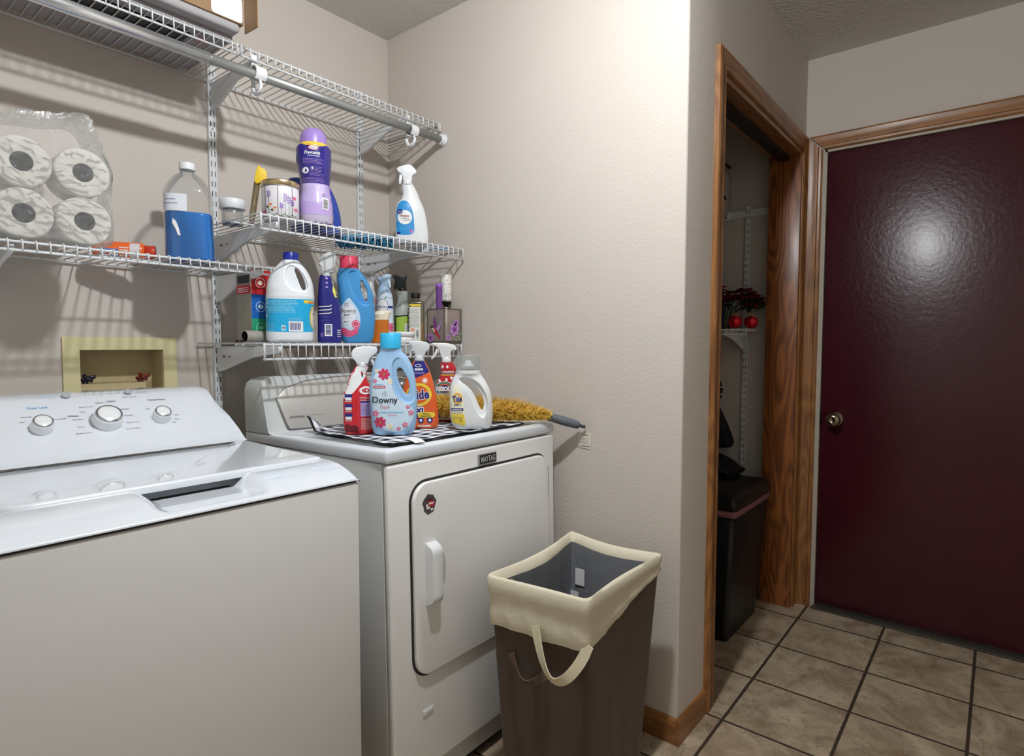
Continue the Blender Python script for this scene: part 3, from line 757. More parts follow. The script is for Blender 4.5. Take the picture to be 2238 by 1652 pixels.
for s_, x, y, w_ in (('Deep Clean', -1.1847, .0383, .028), ('Light', -1.1951, .0226, .012), ('Medium', -1.2091, .0007, .020), ('Heavy', -1.207, -.0242, .016), ('Bulky Items', -1.2067, -.0433, .030),
                     ('Delicates', -1.1079, .0234, .020), ('Casuals', -1.1051, .0016, .018), ('Speed Wash', -1.1014, -.0228, .028), ('Drain & Spin', -1.1109+.004, -.0427, .029), ('Medium', -1.1536, .0494, .020),
                     ('Soak', -1.1763, .0886, .008), ('Wash', -1.1591, .0871, .009), ('Rinse', -1.1432, .0857, .010), ('Spin', -1.1244, .0862, .010), ('Lid', -1.1069, .0867, .009), ('Start / Pause', -1.087, .0642, .030),
                     ('To Start', -1.058, .087, .016), ('To Cancel', -1.0552, .0777, .024), ('Normal', -1.3013, .0199, .018), ('Low', -1.3106, .0056, .009), ('Precise Fill', -1.2426, .0068, .024),
                     ('Cold', -1.0582, .0181, .009), ('Warm', -.9978, -.0098, .010), ('Warm', -1.0024, -.0244, .010), ('Hot', -1.0119, -.0341, .007)):
    tx(s_, x, y, w_)
for x, y in ((-1.1763, .0816), (-1.1591, .0801), (-1.1432, .0787), (-1.1244, .0792), (-1.1069, .0797)): pr.ell(x*1000, y*1000, 1.5, 1.2, DG, 1, 10)
KG = mat('print_mid_grey', '#8e9196', .35)
pr.ring(-1154.5, -12.5, 36.5, 36.5, 3.5, KG, 1, 24, 128, 212)
for (x, y, r_, h_, n_) in KN:
    for k in range(11):
        a = radians(-40+k*26); pr.ell(x*1000+(r_*1000+5.5)*cos(a), y*1000+(r_*1000+5.5)*sin(a), .9, .9, GREYINK, 2, 8)
pr.build('panel_print', t)
def pbtn(x, y, r, nm, gap):
    P = onface(x, y); R_ = Matrix((FU, FV, FN)).transposed().to_4x4(); R_.translation = P
    b = NB(); lathe(b, [(.001, .0), (r, .0), (r, .003), (r*.85, .0038), (.001, .0038)], 28); b.transform(R_); obj(nm, b, mat('button_grey', '#a9acb1', .3, coat=.4), t, world=True)
pbtn(-1.2158, .0815, .0092, 'deep_rinse_button', 0); pbtn(-1.0856, .082, .0080, 'start_button', 0)

# ================================================================== dryer
RX = radians(-1.2)
DRYM = mat('dryer_white_enamel', '#ebeae8', .28, coat=.35, coatr=.12)
dr = thing('clothes_dryer', 'white front-loading clothes dryer with grey metal control panel', 'dryer', (-.40, -.916, .014), 0, rx=RX)
def dbox(b, x0, x1, y0, y1, z0, z1, **k): box(b, x0+.40, x1+.40, y0+.916, y1+.916, z0, z1, **k)   # world-ish numbers, dryer frame
dx0, dx1 = -.744, -.058
b = NB(); dbox(b, dx0+.003, dx1-.003, -.893, -.235, .02, .884, bev=.003); obj('side_cabinet', b, mat('dryer_side_paint', '#cccecd', .4, coat=.2), dr)
b = NB(); dbox(b, dx0+.003, dx1-.003, -.915, -.8945, .085, .882, bev=.008, seg=3); obj('front_panel', b, DRYM, dr)
b = NB(); dbox(b, dx0+.01, dx1-.01, -.88, -.25, .0, .084); obj('kick_plate', b, mat('kick_dark', '#2b2926', .8), dr)
# top with a raised rim
b = NB(); dbox(b, dx0, dx1, -.916, -.235, .8855, .918, bev=.008, seg=3)
q = rrect(dx0+.40+.004, dx1+.40-.004, .004, .675, .02); q2 = rrect(dx0+.40+.022, dx1+.40-.022, .024, .66, .014)
n = len(q)
r1 = [V((x, y, .917)) for x, y in q]; r2 = [V((x, y, .9215)) for x, y in rrect(dx0+.409, dx1+.391, .010, .668, .018)]
r3 = [V((x, y, .9215)) for x, y in rrect(dx0+.40+.018, dx1+.40-.018, .019, .663, .015)]; r4 = [V((x, y, .9185)) for x, y in q2]
rings(b, [r1, r2, r3, r4]); bmesh.ops.recalc_face_normals(b, faces=b.faces)
obj('top_panel', b, ENAMEL, dr)
# door with groove
DM = DRYM
dX0, dX1, dZ0, dZ1 = -.672, -.108, .335, .826
b = NB(); prism(b, rrect(dX0+.40-.006, dX1+.40+.006, dZ0-.006, dZ1+.006, .056, 8), -.0006, .004); obj('door_gap', b, mat('gap_dark', '#2b2a28', .7), dr)
b = NB(); prism(b, rrect(dX0+.40, dX1+.40, dZ0, dZ1, .05, 8), -.012, .003, bev=.005, seg=3); dd = obj('door', b, DM, dr, angle=30)
b = NB()
hx0, hx1, hz0, hz1 = -.640, -.585, .515, .672
out = []
for k, (zz) in enumerate([hz0+(hz1-hz0)*i/18 for i in range(19)]):
    e = min(zz-hz0, hz1-zz); q = min(e/.022, 1); dpt = .026*sqrt(max(1-(1-q)**2, .02))
    xl = hx0+.40; xr = hx1+.40-.018
    out.append([V((xl, -.011, zz)), V((xl+.002, -.012-dpt, zz)), V((xl+.012, -.012-dpt-.003, zz)), V((xr-.004, -.012-dpt-.003, zz)), V((xr, -.012-dpt, zz)), V((xr, -.012-dpt+.006, zz)), V((xl+.014, -.012-dpt*.6+.002, zz)), V((xl+.012, -.011, zz))])
rings(b, out); bmesh.ops.recalc_face_normals(b, faces=b.faces)
obj('handle', b, PLAST, dd)
b = NB(); prism(b, smoothpoly([(xr-.012, hz0+.022), (xr+.004, hz0+.010), (xr+.030, hz0+.040), (xr+.034, hz0+.085), (xr+.030, hz1-.04), (xr+.004, hz1-.008), (xr-.012, hz1-.014)], 2), -.0135, -.0115, bev=.001, seg=1); obj('handle_recess', b, mat('recess_white', '#bdbcb9', .4), dd)
b = NB(); box(b, dX1+.40-.002, dX1+.40+.007, -.006, 0, dZ1-.14, dZ1-.045); obj('hinge', b, mat('hinge_steel', '#77797b', .4, metal=.6), dd)
b = NB(); box(b, dX1+.40-.001, dX1+.40+.006, -.0035, 0, dZ0+.05, dZ1-.15); obj('hinge_trim', b, PLAST, dd)
# badge
b = NB(); box(b, -.027, .047, -.006, 0, .836, .866, bev=.002); bg = obj('badge', b, mat('badge_frame', '#a9abad', .3, metal=.8), dr)
pr = Print(flat((-.027, -.0062, .836), (1, 0, 0), (0, 0, 1)), 60); pr.rect(2.5, 71.5, 3, 27.5, BLACK, .3)
pr.text('MAYTAG', 37, 15, 60, 17, mat('badge_silver', '#c9cbcd', .35, metal=.3), 1, bold=.02); pr.build('badge_print', bg)
# worn round sticker on the door
pr = Print(flat((-.222, -.0122, .770), (1, 0, 0), (0, 0, 1)), 60)
SG = mat('sticker_dark_grey', '#4c4745', .6)
pr.poly([(22*cos(a)*(1+.07*sin(5*a)+.05*sin(9*a)), 25*sin(a)*(1+.06*cos(7*a))) for a in [2*pi*k/40 for k in range(40)] if not (-.9 < (a if a < pi else a-2*pi) < .1)], SG, 1)
pr.rect(-3, 18, -6, -1, RED, 2); pr.rect(-5, 17, 3, 7, RED, 2); pr.rect(-2, 14, -1, 3, WHITE, 2); pr.rect(-10, 2, -12, -7, WHITE, 2); pr.ell(-8, -3, 4, 4, WHITE, 2, 10); pr.rect(-12, 8, 10, 14, mat('sticker_maroon', '#4a1d22', .5), 2); pr.rect(4, 12, -18, -12, WHITE, 2)
pr.build('worn_sticker', dd)
pr = Print(flat((-.245, -.0002-.0003, .245-.014), (1, 0, 0), (0, 0, 1)), 60)
b = NB(); box(b, -.247, -.212, -.0025, 0, .228, .243, bev=.001); obj('low_clip', b, PLAST, dr)
# control console
CONM = mat('console_white', '#c4c8c6', .35, coat=.3)
CB, CT_ = .541, .586     # local y of the front face, bottom and top
def cfy(z): return .540+(z-.915)*.28
b = NB()
pr_x = [(dx0+.40, 0), (dx1+.40, 0)]
sec = []
for xx, k in ((dx0+.40, .0), (dx0+.40+.006, .5), (dx0+.40+.022, .85), (dx0+.40+.045, 1), (dx1+.40-.045, 1), (dx1+.40-.022, .85), (dx1+.40-.006, .5), (dx1+.40, .0)):
    zt = 1.052+.034*k; sec.append([V((xx, cfy(.915)-.006, .9185)), V((xx, cfy(.925)-.002*k, .926)), V((xx, cfy(zt)-.006, zt-.006)), V((xx, cfy(zt)+.003, zt)), V((xx, .672, zt-.002)), V((xx, .676, zt-.012)), V((xx, .676, .9185))])
rings(b, sec); bmesh.ops.recalc_face_normals(b, faces=b.faces); cc = obj('control_console', b, CONM, dr, angle=30)
cu, cv_ = V((1, 0, 0)), V((0, .28, 1)).normalized()
BR = mat('brushed_panel', '#cfcec9', .36, metal=.35, var=.08, vscale=5)
PO = V((0, cfy(.915)-.0045, .915)); nrm = cu.cross(cv_)
sl = .022
pan = smoothpoly([(dx0+.40+.030, .166), (dx1+.40-.030, .166), (dx1+.40-.060, .018), (dx1+.40-.07, .008), (dx0+.40+.075, .008), (dx0+.40+.062, .018)], 2)
b = NB()
def prof_plate(b, poly, h, bev):
    p_ = NB(); prism(p_, poly, 0, h, plane='xy', bev=bev, seg=2)
    M_ = Matrix((cu, cv_, nrm)).transposed().to_4x4(); M_.translation = PO; join(b, p_, M_)
prof_plate(b, pan, .004, .002); pb = obj('metal_panel', b, BR, cc)
b = NB(); prof_plate(b, smoothpoly([(dx0+.40+.026, .170), (dx1+.40-.026, .170), (dx1+.40-.056, .014), (dx1+.40-.066, .003), (dx0+.40+.070, .003), (dx0+.40+.057, .014)], 2), .0015, .0008); obj('panel_rim', b, mat('rim_grey', '#8b8d8b', .3, metal=.6), cc)
pr = Print(flat(PO+nrm*.004, cu, cv_), 80)
pr.text('CENTENNIAL', -247, 46, 52, 7, INK, 1, bold=.01); pr.text('HET  commercial technology', -185, 47, 62, 4.5, GREYINK, 1)
pr.build('panel_print', cc)
# timer knob seen through the jug handle
b = NB(); lathe(b, [(.001, 0), (.030, 0), (.028, .012), (.022, .016), (.020, .03), (.001, .031)], 32)
M_ = Matrix((cu, cv_, nrm)).transposed().to_4x4(); M_.translation = PO+cu*.175+cv_*.120+nrm*.004; b.transform(M_); obj('timer_knob', b, mat('knob_steel', '#aeb0b0', .25, metal=.9), cc)
for xx in (dx0+.46, dx1+.34):
    for yy in (.06, .62): b = NB(); lathe(b, [(.02, -.012), (.022, -.004), (.014, .02)], 12, (xx, yy, 0)); obj('foot', b, BLACK, dr)
def dtop(y): return .014+.9185*cos(RX)+(y+.916)*sin(RX)     # height of the dryer's top at world y

# ================================================================== checked cloth on the dryer
def gingham():
    m = bpy.data.materials.new('black_white_check'); m.use_nodes = True; nt = m.node_tree; b = nt.nodes['Principled BSDF']; N = nt.nodes.new; L = nt.links
    uv = N('ShaderNodeUVMap'); uv.uv_map = 'UV'; sp = N('ShaderNodeSeparateXYZ'); L.new(uv.outputs[0], sp.inputs[0]); st = []; edges = []
    for ax, ln in ((0, .52), (1, .46)):
        w_ = N('ShaderNodeMath'); w_.operation = 'MULTIPLY'; w_.inputs[1].default_value = 1/.046; L.new(sp.outputs[ax], w_.inputs[0])
        fr = N('ShaderNodeMath'); fr.operation = 'FRACT'; L.new(w_.outputs[0], fr.inputs[0])
        g = N('ShaderNodeMath'); g.operation = 'GREATER_THAN'; g.inputs[1].default_value = .5; L.new(fr.outputs[0], g.inputs[0]); st.append(g)
        c = N('ShaderNodeMath'); c.operation = 'SUBTRACT'; c.inputs[1].default_value = ln/2; L.new(sp.outputs[ax], c.inputs[0])
        a = N('ShaderNodeMath'); a.operation = 'ABSOLUTE'; L.new(c.outputs[0], a.inputs[0])
        e = N('ShaderNodeMath'); e.operation = 'GREATER_THAN'; e.inputs[1].default_value = ln/2-.0075; L.new(a.outputs[0], e.inputs[0]); edges.append(e)
    s = N('ShaderNodeMath'); s.operation = 'ADD'; L.new(st[0].outputs[0], s.inputs[0]); L.new(st[1].outputs[0], s.inputs[1])
    h = N('ShaderNodeMath'); h.operation = 'MULTIPLY'; h.inputs[1].default_value = .5; L.new(s.outputs[0], h.inputs[0])
    cr = N('ShaderNodeValToRGB'); cr.color_ramp.interpolation = 'CONSTANT'; e_ = cr.color_ramp.elements
    e_[0].color = lin('#eceef2'); e_[1].position = .75; e_[1].color = lin('#14141f'); q = e_.new(.3); q.color = lin('#a9adb8'); L.new(h.outputs[0], cr.inputs[0])
    mx = N('ShaderNodeMath'); mx.operation = 'MAXIMUM'; L.new(edges[0].outputs[0], mx.inputs[0]); L.new(edges[1].outputs[0], mx.inputs[1])
    m2 = N('ShaderNodeMix'); m2.data_type = 'RGBA'; L.new(mx.outputs[0], m2.inputs[0]); L.new(cr.outputs[0], m2.inputs[6]); m2.inputs[7].default_value = lin('#10101a')
    L.new(m2.outputs[2], b.inputs['Base Color']); b.inputs['Roughness'].default_value = .85
    return m
C0, CU, CV = V((-.700, -.868, 0)), V((.528, .006, 0)), V((.035, .455, 0))
b = NB(); uvl = b.loops.layers.uv.new('UV'); nu, nv = 96, 84; g = []
for i in range(nu+1):
    row = []
    for j in range(nv+1):
        u, v = i/nu, j/nv; P = C0+CU*u+CV*v
        z = dtop(P.y)+.0050+.0016*sin(19*u+3*sin(9*v))*sin(15*v+1.4)+.0008*sin(43*u-11*v)
        edge = 1-min(min(u, 1-u, v, 1-v)/.05, 1); z += .0035*edge*(.5+.5*sin(23*(u+v)+2))
        d = sqrt((u*1.15)**2+(1-v)**2); c = max(0, .16-d)/.16; z += .040*c*c*(3-2*c); P.x += .012*c     # curled back left corner
        row.append(b.verts.new((P.x, P.y, max(z, dtop(P.y)+.0035))))
    g.append(row)
for i in range(nu):
    for j in range(nv):
        f = b.faces.new((g[i][j], g[i+1][j], g[i+1][j+1], g[i][j+1]))
        for l, (a, c) in zip(f.loops, ((i, j), (i+1, j), (i+1, j+1), (i, j+1))): l[uvl].uv = (a/nu*.52, c/nv*.46)
cl = obj('checked_cloth', b, gingham(), None, loc=(-.43, -.64, dtop(-.64)))
md = cl.modifiers.new('thick', 'SOLIDIFY'); md.thickness = .0022; md.offset = 1
tag(cl, 'black and white checked cloth spread under the bottles on the dryer', 'cloth')
b = NB(); n_ = 6; rs = []
for k in range(9):
    s_ = k/8; y = -.845-.045*s_; z = dtop(-.87)+.0115+.004*sin(pi*s_)-.004*s_; rs.append([V((-.648, y, z)), V((-.618, y-.004, z)), V((-.618, y-.004, z+.0006)), V((-.648, y, z+.0006))])
rings(b, rs); bmesh.ops.recalc_face_normals(b, faces=b.faces); obj('care_tag', b, mat('tag_white', '#eef1ee', .7), cl, world=False).matrix_parent_inverse = Matrix.Translation(-V((-.43, -.64, dtop(-.64))))

# ================================================================== yellow duster
A, B_ = V((-.265, -.70, dtop(-.7)+.058)), V((-.105, -.895, dtop(-.9)+.030))
dax = (B_-A).normalized()
t = thing('feather_duster', 'yellow fluffy duster with ribbed grey handle lying on the dryer edge', 'duster', A)
b = NB(); rnd = random.Random(3)
tube(b, [A-dax*.09, A, A+dax*.1, B_-dax*.02], [.022, .030, .026, .012], 10)
a0 = dax.cross(V((0, 0, 1))).normalized(); b0 = dax.cross(a0); Ltot = (B_-A).length+.12
floor_z = dtop(-.8)+.0145
for k in range(7600):
    s_ = rnd.random()**.9; P0 = A-dax*.11+dax*Ltot*s_; th = rnd.random()*2*pi
    rad = (.056 if s_ < .7 else .056*(1-(s_-.7)/.3*.62))*(.75+.4*rnd.random())
    if s_ < .12: rad *= .6+s_*3
    d = a0*cos(th)+b0*sin(th)
    d = (d*1.15+dax*rnd.uniform(-.5, .7)+V((rnd.uniform(-.4, .4), rnd.uniform(-.4, .4), rnd.uniform(-.4, .4)))).normalized()
    ln = rad; w_ = .0016+.0016*rnd.random(); sd = d.cross(dax).normalized()*w_; bend = V((rnd.uniform(-.3, .3), rnd.uniform(-.3, .3), rnd.uniform(-.3, .3)))*ln*.4
    p = [P0+d*.008, P0+d*ln*.6+bend*.4, P0+d*ln+bend]
    for q in p:
        if q.z < floor_z: q.z = floor_z+rnd.random()*.003
    v = [b.verts.new(p[0]-sd), b.verts.new(p[0]+sd), b.verts.new(p[1]-sd*1.2), b.verts.new(p[1]+sd*1.2), b.verts.new(p[2])]
    b.faces.new((v[0], v[1], v[3], v[2])); b.faces.new((v[2], v[3], v[4]))
obj('fluffy_head', b, fluff('duster_yellow', '#ffec90', .5), t, world=True, angle=180)
H0 = V((-.100, -.893, .958)); hd = (V((-.012, -.985, .921))-H0); hl = .17; hd.normalize()
b = NB(); tube(b, [H0-hd*.03, H0+hd*.012], .0055, 12); o = obj('neck', b, BLACK, t, world=True)
b = NB(); pts, rr = [], []
for k in range(40):
    s_ = k/39; pts.append(H0+hd*(.010+.100*s_)); rr.append(.0118+.0026*sin(pi*s_)+(.0009 if k % 2 else -.0004)+(.002 if k < 3 else 0))
tube(b, pts, rr, 16); obj('grip', b, mat('grip_grey', '#5f656d', .5), t, world=True)
b = NB(); e = H0+hd*.110; tube(b, [e, e+hd*.006, e+hd*.014, e+hd*.022], [.008, .0055, .005, .006], 10); obj('end_loop', b, mat('grip_dark', '#3c4148', .5), t, world=True)
# paper tag on the wall
t = thing('wall_sticker', 'small white printed paper tag hanging at the wall beside the dryer', 'sticker', (-.0012, -.978, .876))
b = NB(); prism(b, [(-.024, -.024), (.020, -.027), (.024, .023), (-.023, .026)], -.0008, 0, plane='xz'); 
M_ = Matrix.Rotation(-pi/2, 4, 'Z'); b.transform(M_); obj('paper', b, mat('tag_paper', '#ddd8ca', .7), t)
pr = Print(lambda u, v, l: M_ @ V((u, -.0009-.0002*l, v)), 60); pr.text('Swiffer', 2, 18, 30, 6, INK, 1, shear=.3); pr.lines(-20, 18, -10, 12, 4, GREYINK, 1, .3); pr.text('DUSTER 360', -1, -19, 34, 5, INK, 1, bold=.03); pr.build('tag_print', t)

# ================================================================== laundry hamper
t = thing('laundry_hamper', 'tall brown fabric hamper with cream liner folded over the rim', 'hamper', (-.33, -1.17, 0))
TOP = [V((-.551, -1.044, .6)), V((-.519, -1.316, .6)), V((-.138, -1.314, .6)), V((-.128, -1.012, .6))]
BOT = [V((-.47, -1.03, .004)), V((-.44, -1.275, .004)), V((-.165, -1.275, .004)), V((-.165, -1.03, .004))]
NS = 26
def hring(f, out=0.0, zoff=0.0, sag=1.0, wob=0.0, seed=0.0):
    """closed ring round the hamper at fraction f (0 bottom, 1 rim); corners rounded, sides bowed"""
    C = [BOT[k].lerp(TOP[k], f) for k in range(4)]; cen = (C[0]+C[1]+C[2]+C[3])/4; R_ = []
    for k in range(4):
        a, b_ = C[k], C[(k+1) % 4]
        for i in range(NS):
            s_ = i/NS; P = a.lerp(b_, s_)
            n_ = V(((b_-a).y, -(b_-a).x, 0)).normalized()
            if (P-cen).dot(n_) < 0: n_ = -n_
            e = min(s_, 1-s_); n2 = n_
            P = P-n_*(.016*sag*sin(pi*s_))*(f)+n_*(.006*sin(pi*s_))*(1-f)
            rr_ = .008*max(0, 1-e/.05); P = P-(P-cen).normalized()*rr_
            P = P+(P-cen).normalized()*out
            P = P+n_*wob*(sin(29*s_+seed+k)*.6+sin(61*s_+2*seed)*.4)
            P.z += zoff-.006*sin(pi*s_)*f
            R_.append(P)
    return R_
b = NB(); rs = [hring(f/16, 0, 0, 1, .0018*sin(3.1*f/16+1), f*.35) for f in range(17)]
rs += [hring(1, -.008), hring(.9, -.009)]
rings(b, rs, cap=False)
vb = [b.verts.new(p) for p in hring(0)]; b.faces.new(vb); bmesh.ops.remove_doubles(b, verts=b.verts, dist=1e-5)
bmesh.ops.recalc_face_normals(b, faces=b.faces)
obj('body', b, mat('brown_fabric', '#4e3d30', .85, bump=.3, bscale=140, var=.05, sheen=.2), t, world=True, angle=70)
CL = mat('cream_cotton', '#ded5be', .85, bump=.35, bscale=45, bdist=.004, var=.04, vscale=12)
def prof4(vals, i):
    k, s_ = divmod(i/NS, 1); a, c = vals[int(k) % 4], vals[(int(k)+1) % 4]; return a+(c-a)*s_
def cuff(dep, out, zoff, wob, seed, vals=(1, 1, .28, .6), sag=1):
    A_ = hring(1, out, zoff, sag, wob, seed); B2 = hring(1-dep, out, zoff, sag, wob, seed)
    return [A_[i].lerp(B2[i], prof4(vals, i)) for i in range(len(A_))]
b = NB(); rs = []
for k in range(9):
    rs.append(cuff(.195*(8-k)/8, .007+.002*sin(k*1.1), .010*(k == 8), .0016*(1-k/9), k*.7))
for i, P in enumerate(rs[0]): P.z += .0025*sin(i*.31)+.0015*sin(i*.77)
rs.append(hring(1, .003, .016)); rs.append(hring(1, -.006, .013)); rs.append(hring(.985, -.013, 0, 1, .001))
last = cuff(.165, -.016, 0, .002, 2.0, (.12, .4, .95, .42))
rs.append(cuff(.08, -.015, 0, .0015, 1.3, (.2, .5, .95, .5))); rs.append(last)
rings(b, rs, cap=False); bmesh.ops.recalc_face_normals(b, faces=b.faces); ln = obj('liner_cuff', b, CL, t, world=True, angle=80)
b = NB(); rs = [hring(.985, -.0185, 0, 1, .001), hring(.7, -.020, 0, 1, .003, 1), hring(.4, -.02, 0, 1, .002, 2), hring(.05, -.02)]
rings(b, rs, cap=False); b.faces.new([b.verts.new(p) for p in hring(.05, -.02)]); bmesh.ops.remove_doubles(b, verts=b.verts, dist=1e-5)
obj('inner_liner', b, mat('grey_liner', '#75777c', .85, bump=.3, bscale=40, bdist=.004), t, world=True, angle=80)
def strap(a, c, drop, out, wd, m, nm, twist=.4):
    b = NB(); rs = []; n_ = 18; side = (c-a).normalized(); o_ = V((-1, 0, 0))
    for i in range(n_+1):
        s_ = i/n_; P = a.lerp(c, s_)+V((0, 0, -drop*sin(pi*s_)**.8))+o_*(out*sin(pi*s_))
        tn = (side*cos(pi*s_)*.2+side).normalized() if False else None
        sl = -drop*pi*cos(pi*s_)/((c-a).length); td = (side+V((0, 0, sl))).normalized(); wv = o_.cross(td).normalized(); wv = (wv*cos(twist*sin(pi*s_))+o_*sin(twist*sin(pi*s_))).normalized(); th = td.cross(wv).normalized()*.0012
        rs.append([P+wv*wd+th, P-wv*wd+th, P-wv*wd-th, P+wv*wd-th])
    rings(b, rs); bmesh.ops.recalc_face_normals(b, faces=b.faces); return obj(nm, b, m, t, world=True, angle=60)
strap(V((-.526, -1.175, .515)), V((-.506, -1.312, .505)), .100, .026, .0125, mat('strap_cream', '#d9cfb2', .8), 'liner_strap', .5)
strap(V((-.520, -1.095, .42)), V((-.508, -1.20, .405)), .045, .014, .011, mat('strap_brown', '#5c4a40', .8), 'side_handle', .7)
b = NB(); box(b, -.1625, -.1615, -1.082, -1.050, .470, .520); box(b, -.1635, -.1625, -1.062, -1.034, .40, .448); bmesh.ops.translate(b, verts=b.verts, vec=(0, 0, 0)); obj('care_labels', b, WHITE, t, world=True)
# ================================================================== bottles and jars
def item(name, label, cat, x, y, z, group=None, rz=None, kind=None):
    return thing(name, label, cat, (x, y, z), face_cam(x, y) if rz is None else rz, group)
def body(nm, rows, m, t, n=44, levels=40, cutters=(), voxel=0, smooth=0, factor=.5, union=(), hard=False, lab=None):
    b = NB(); loft(b, rows, levels, n, hard=hard)
    if cutters or union or voxel: b = carve(b, cutters, voxel or .0017, smooth, factor, union)
    else: bmesh.ops.recalc_face_normals(b, faces=b.faces)
    o = obj(nm, b, m, t, angle=60)
    if lab: o['label'] = lab
    return o
def mmp(pts, k=.001): return [(a*k, c*k) for a, c in pts]
def hole(pts, d=.1, it=2):
    b = NB(); prism(b, smoothpoly(mmp(pts), it), -d, d); return b
def cap(nm, t, cx, z0, z1, r, m, ribs=0, n=48, rt=None, cy=0, dome=.0015):
    b = NB(); rt = rt or r; rs = []
    for z, k in ((z0, 1), (z0+.0008, 1), (z1-dome, rt/r), (z1-dome*.3, rt/r-.04), (z1, rt/r-.12)):
        rs.append([V((cx+r*k*cos(2*pi*j/n)*(1+(.022 if ribs and j % 2 else 0)), cy+r*k*sin(2*pi*j/n)*(1+(.022 if ribs and j % 2 else 0)), z)) for j in range(n)])
    rings(b, rs); o = obj(nm, b, m, t, angle=45 if not ribs else 12); return o
def plate(nm, t, pts, th, m, it=1, bev=.0025, cy=0, union=None, lab=None):
    """side-view outline with real thickness and rounded edges"""
    b = NB(); prism(b, smoothpoly(mmp(pts), it), cy-th, cy+th, bev=bev, seg=3); o = obj(nm, b, m, t, angle=35)
    if lab: o['label'] = lab
    return o
TZ = .0092

# ---------- on the dryer ----------
# light blue fabric softener jug, front
BLUEJ = mat('jug_light_blue', '#9cc3e6', .34, coat=.25); t = item('softener_jug', 'light blue fabric softener jug with bright blue cap on the checked cloth', 'detergent jug', -.585, -.72, dtop(-.72)+TZ)
rows = [(0, -34, 49, 21, 2.6), (3, -42, 57, 27, 2.6), (14, -49, 64, 32, 2.5), (35, -52, 69, 35, 2.5), (86, -56, 72, 36, 2.5), (116, -57, 71, 36, 2.5), (146, -55, 68, 34, 2.4), (167, -51, 64, 31, 2.3), (187, -47, 59, 28, 2.2), (203, -42, 52, 25, 2.1), (217, -36, 43, 23, 2), (227, -28, 32, 23, 2), (238, -27, 30, 26, 2)]
H1 = [(19, 183), (27, 185), (35, 174), (44, 158), (50, 142), (51, 126), (47, 109), (43, 109), (34, 120), (25, 138), (18, 158), (16, 173)]
R1 = [(4, 203), (27, 215), (53, 198), (64, 162), (68, 125), (64, 96), (48, 85), (28, 97), (12, 122), (4, 156)]
def recess_cut(pts, y0, y1):
    o = []
    for s_ in (-1, 1):
        b = NB(); prism(b, smoothpoly(mmp(pts), 2), s_*y0, s_*y1, bev=.0); o.append(b)
    return o
o1 = body('body', rows, BLUEJ, t, 48, cutters=[hole(H1)]+recess_cut(R1, .019, .06), voxel=.0016, smooth=9, factor=.6)
b = NB()
for fx in (-14, 14, 34): lathe(b, [(.001, -.004), (.006, -.003), (.009, .006), (.006, .012)], 14, (fx*.001, -.018, .0035))
obj('feet', b, BLUEJ, t)
cap('cap', t, .001, .236, .278, .0275, mat('cap_sky_blue', '#35b3e3', .35), ribs=1, n=72)
pr = Print(wrap(o1.data, .00045), 7)
LAB = [(-21, 183), (-32, 181), (-40, 167), (-47, 147), (-50, 117), (-49, 87), (-46, 62), (-37, 40), (-22, 21), (-3, 11), (27, 12), (52, 30), (61, 54), (60, 74), (47, 85), (28, 94), (10, 112), (0, 146), (-5, 175)]
pr.poly(smoothpoly(LAB, 2), mat('label_pale_blue', '#cfe3f1', .35), 1)
for x, y, r, q in ((-17, 167, 16, 0), (-28, 38, 16, .4)): pr.flower(x, y, r, DPINK, mat('flower_eye', '#a9862f', .5), 3, 7, q, .36)
for x, y, r, q in ((-2, 148, 8, .2), (-3, 27, 9, .6), (-36, 176, 6, 0)): pr.flower(x, y, r, CREAM, YEL, 2.5, 6, q, .4)
for x, y, r, q in ((-41, 149, 6, .3), (-40, 62, 9, .1), (37, 30, 8, .5), (53, 62, 8, .2), (45, 78, 6, .7), (20, 20, 6, .3)): pr.flower(x, y, r, PINK, WHITE, 2.6, 5, q, .4)
pr.rect(-45, -14, 130, 136, DPINK, 3); pr.lines(-42, -17, 131.6, 134.6, 1, WHITE, 4, .8, 0); pr.lines(-42, -20, 139, 142, 1, CYAN, 3, .5, 0)
pr.ring(-16, 115, 6, 5.5, .7, GREYINK, 3); pr.text('A', -16, 115, 4, 4, GREYINK, 3)
pr.text('Downy', -14.5, 96, 65, 22, INK, 5, bold=.012); pr.text('Fresh', -16, 80, 25, 11, RED, 5, bold=-.01, shear=.4)
pr.lines(-28, 34, 64, 68, 1, CYAN, 3, .4, 0); pr.lines(-8, 18, 55, 61, 2, PINK, 3, .3, .1)
pr.build('label', t)

# white jug with handle
WJ = mat('jug_white', '#e4e6e6', .32, coat=.3); t = item('detergent_jug', 'white detergent jug with clear measuring cap and pale yellow label', 'detergent jug', -.375, -.81, dtop(-.81)+TZ)
rows = [(0, -28, 60, 24, 3), (3, -35, 65, 27, 3), (9, -42, 69, 30, 3), (20, -47, 72, 33, 3), (41, -51, 74, 35, 3), (74, -53, 73, 36, 3), (95, -53, 70, 36, 2.8), (117, -52, 64, 35, 2.6), (139, -46, 53, 31, 2.3), (149, -42, 46, 29, 2.1), (158, -36, 40, 31, 2), (161, -33, 38, 34, 2), (172, -33, 37, 34, 2)]
H1 = [(-22, 141), (-7, 143), (15, 134), (34, 115), (46, 91), (48, 69), (42, 49), (33, 69), (18, 105), (0, 126)]
R1 = [(-30, 148), (0, 152), (30, 138), (50, 112), (58, 85), (57, 50), (42, 30), (22, 60), (8, 98), (-10, 126)]
o1 = body('body', rows, WJ, t, 48, cutters=[hole(H1)]+recess_cut(R1, .020, .06), voxel=.0016, smooth=8, factor=.6)
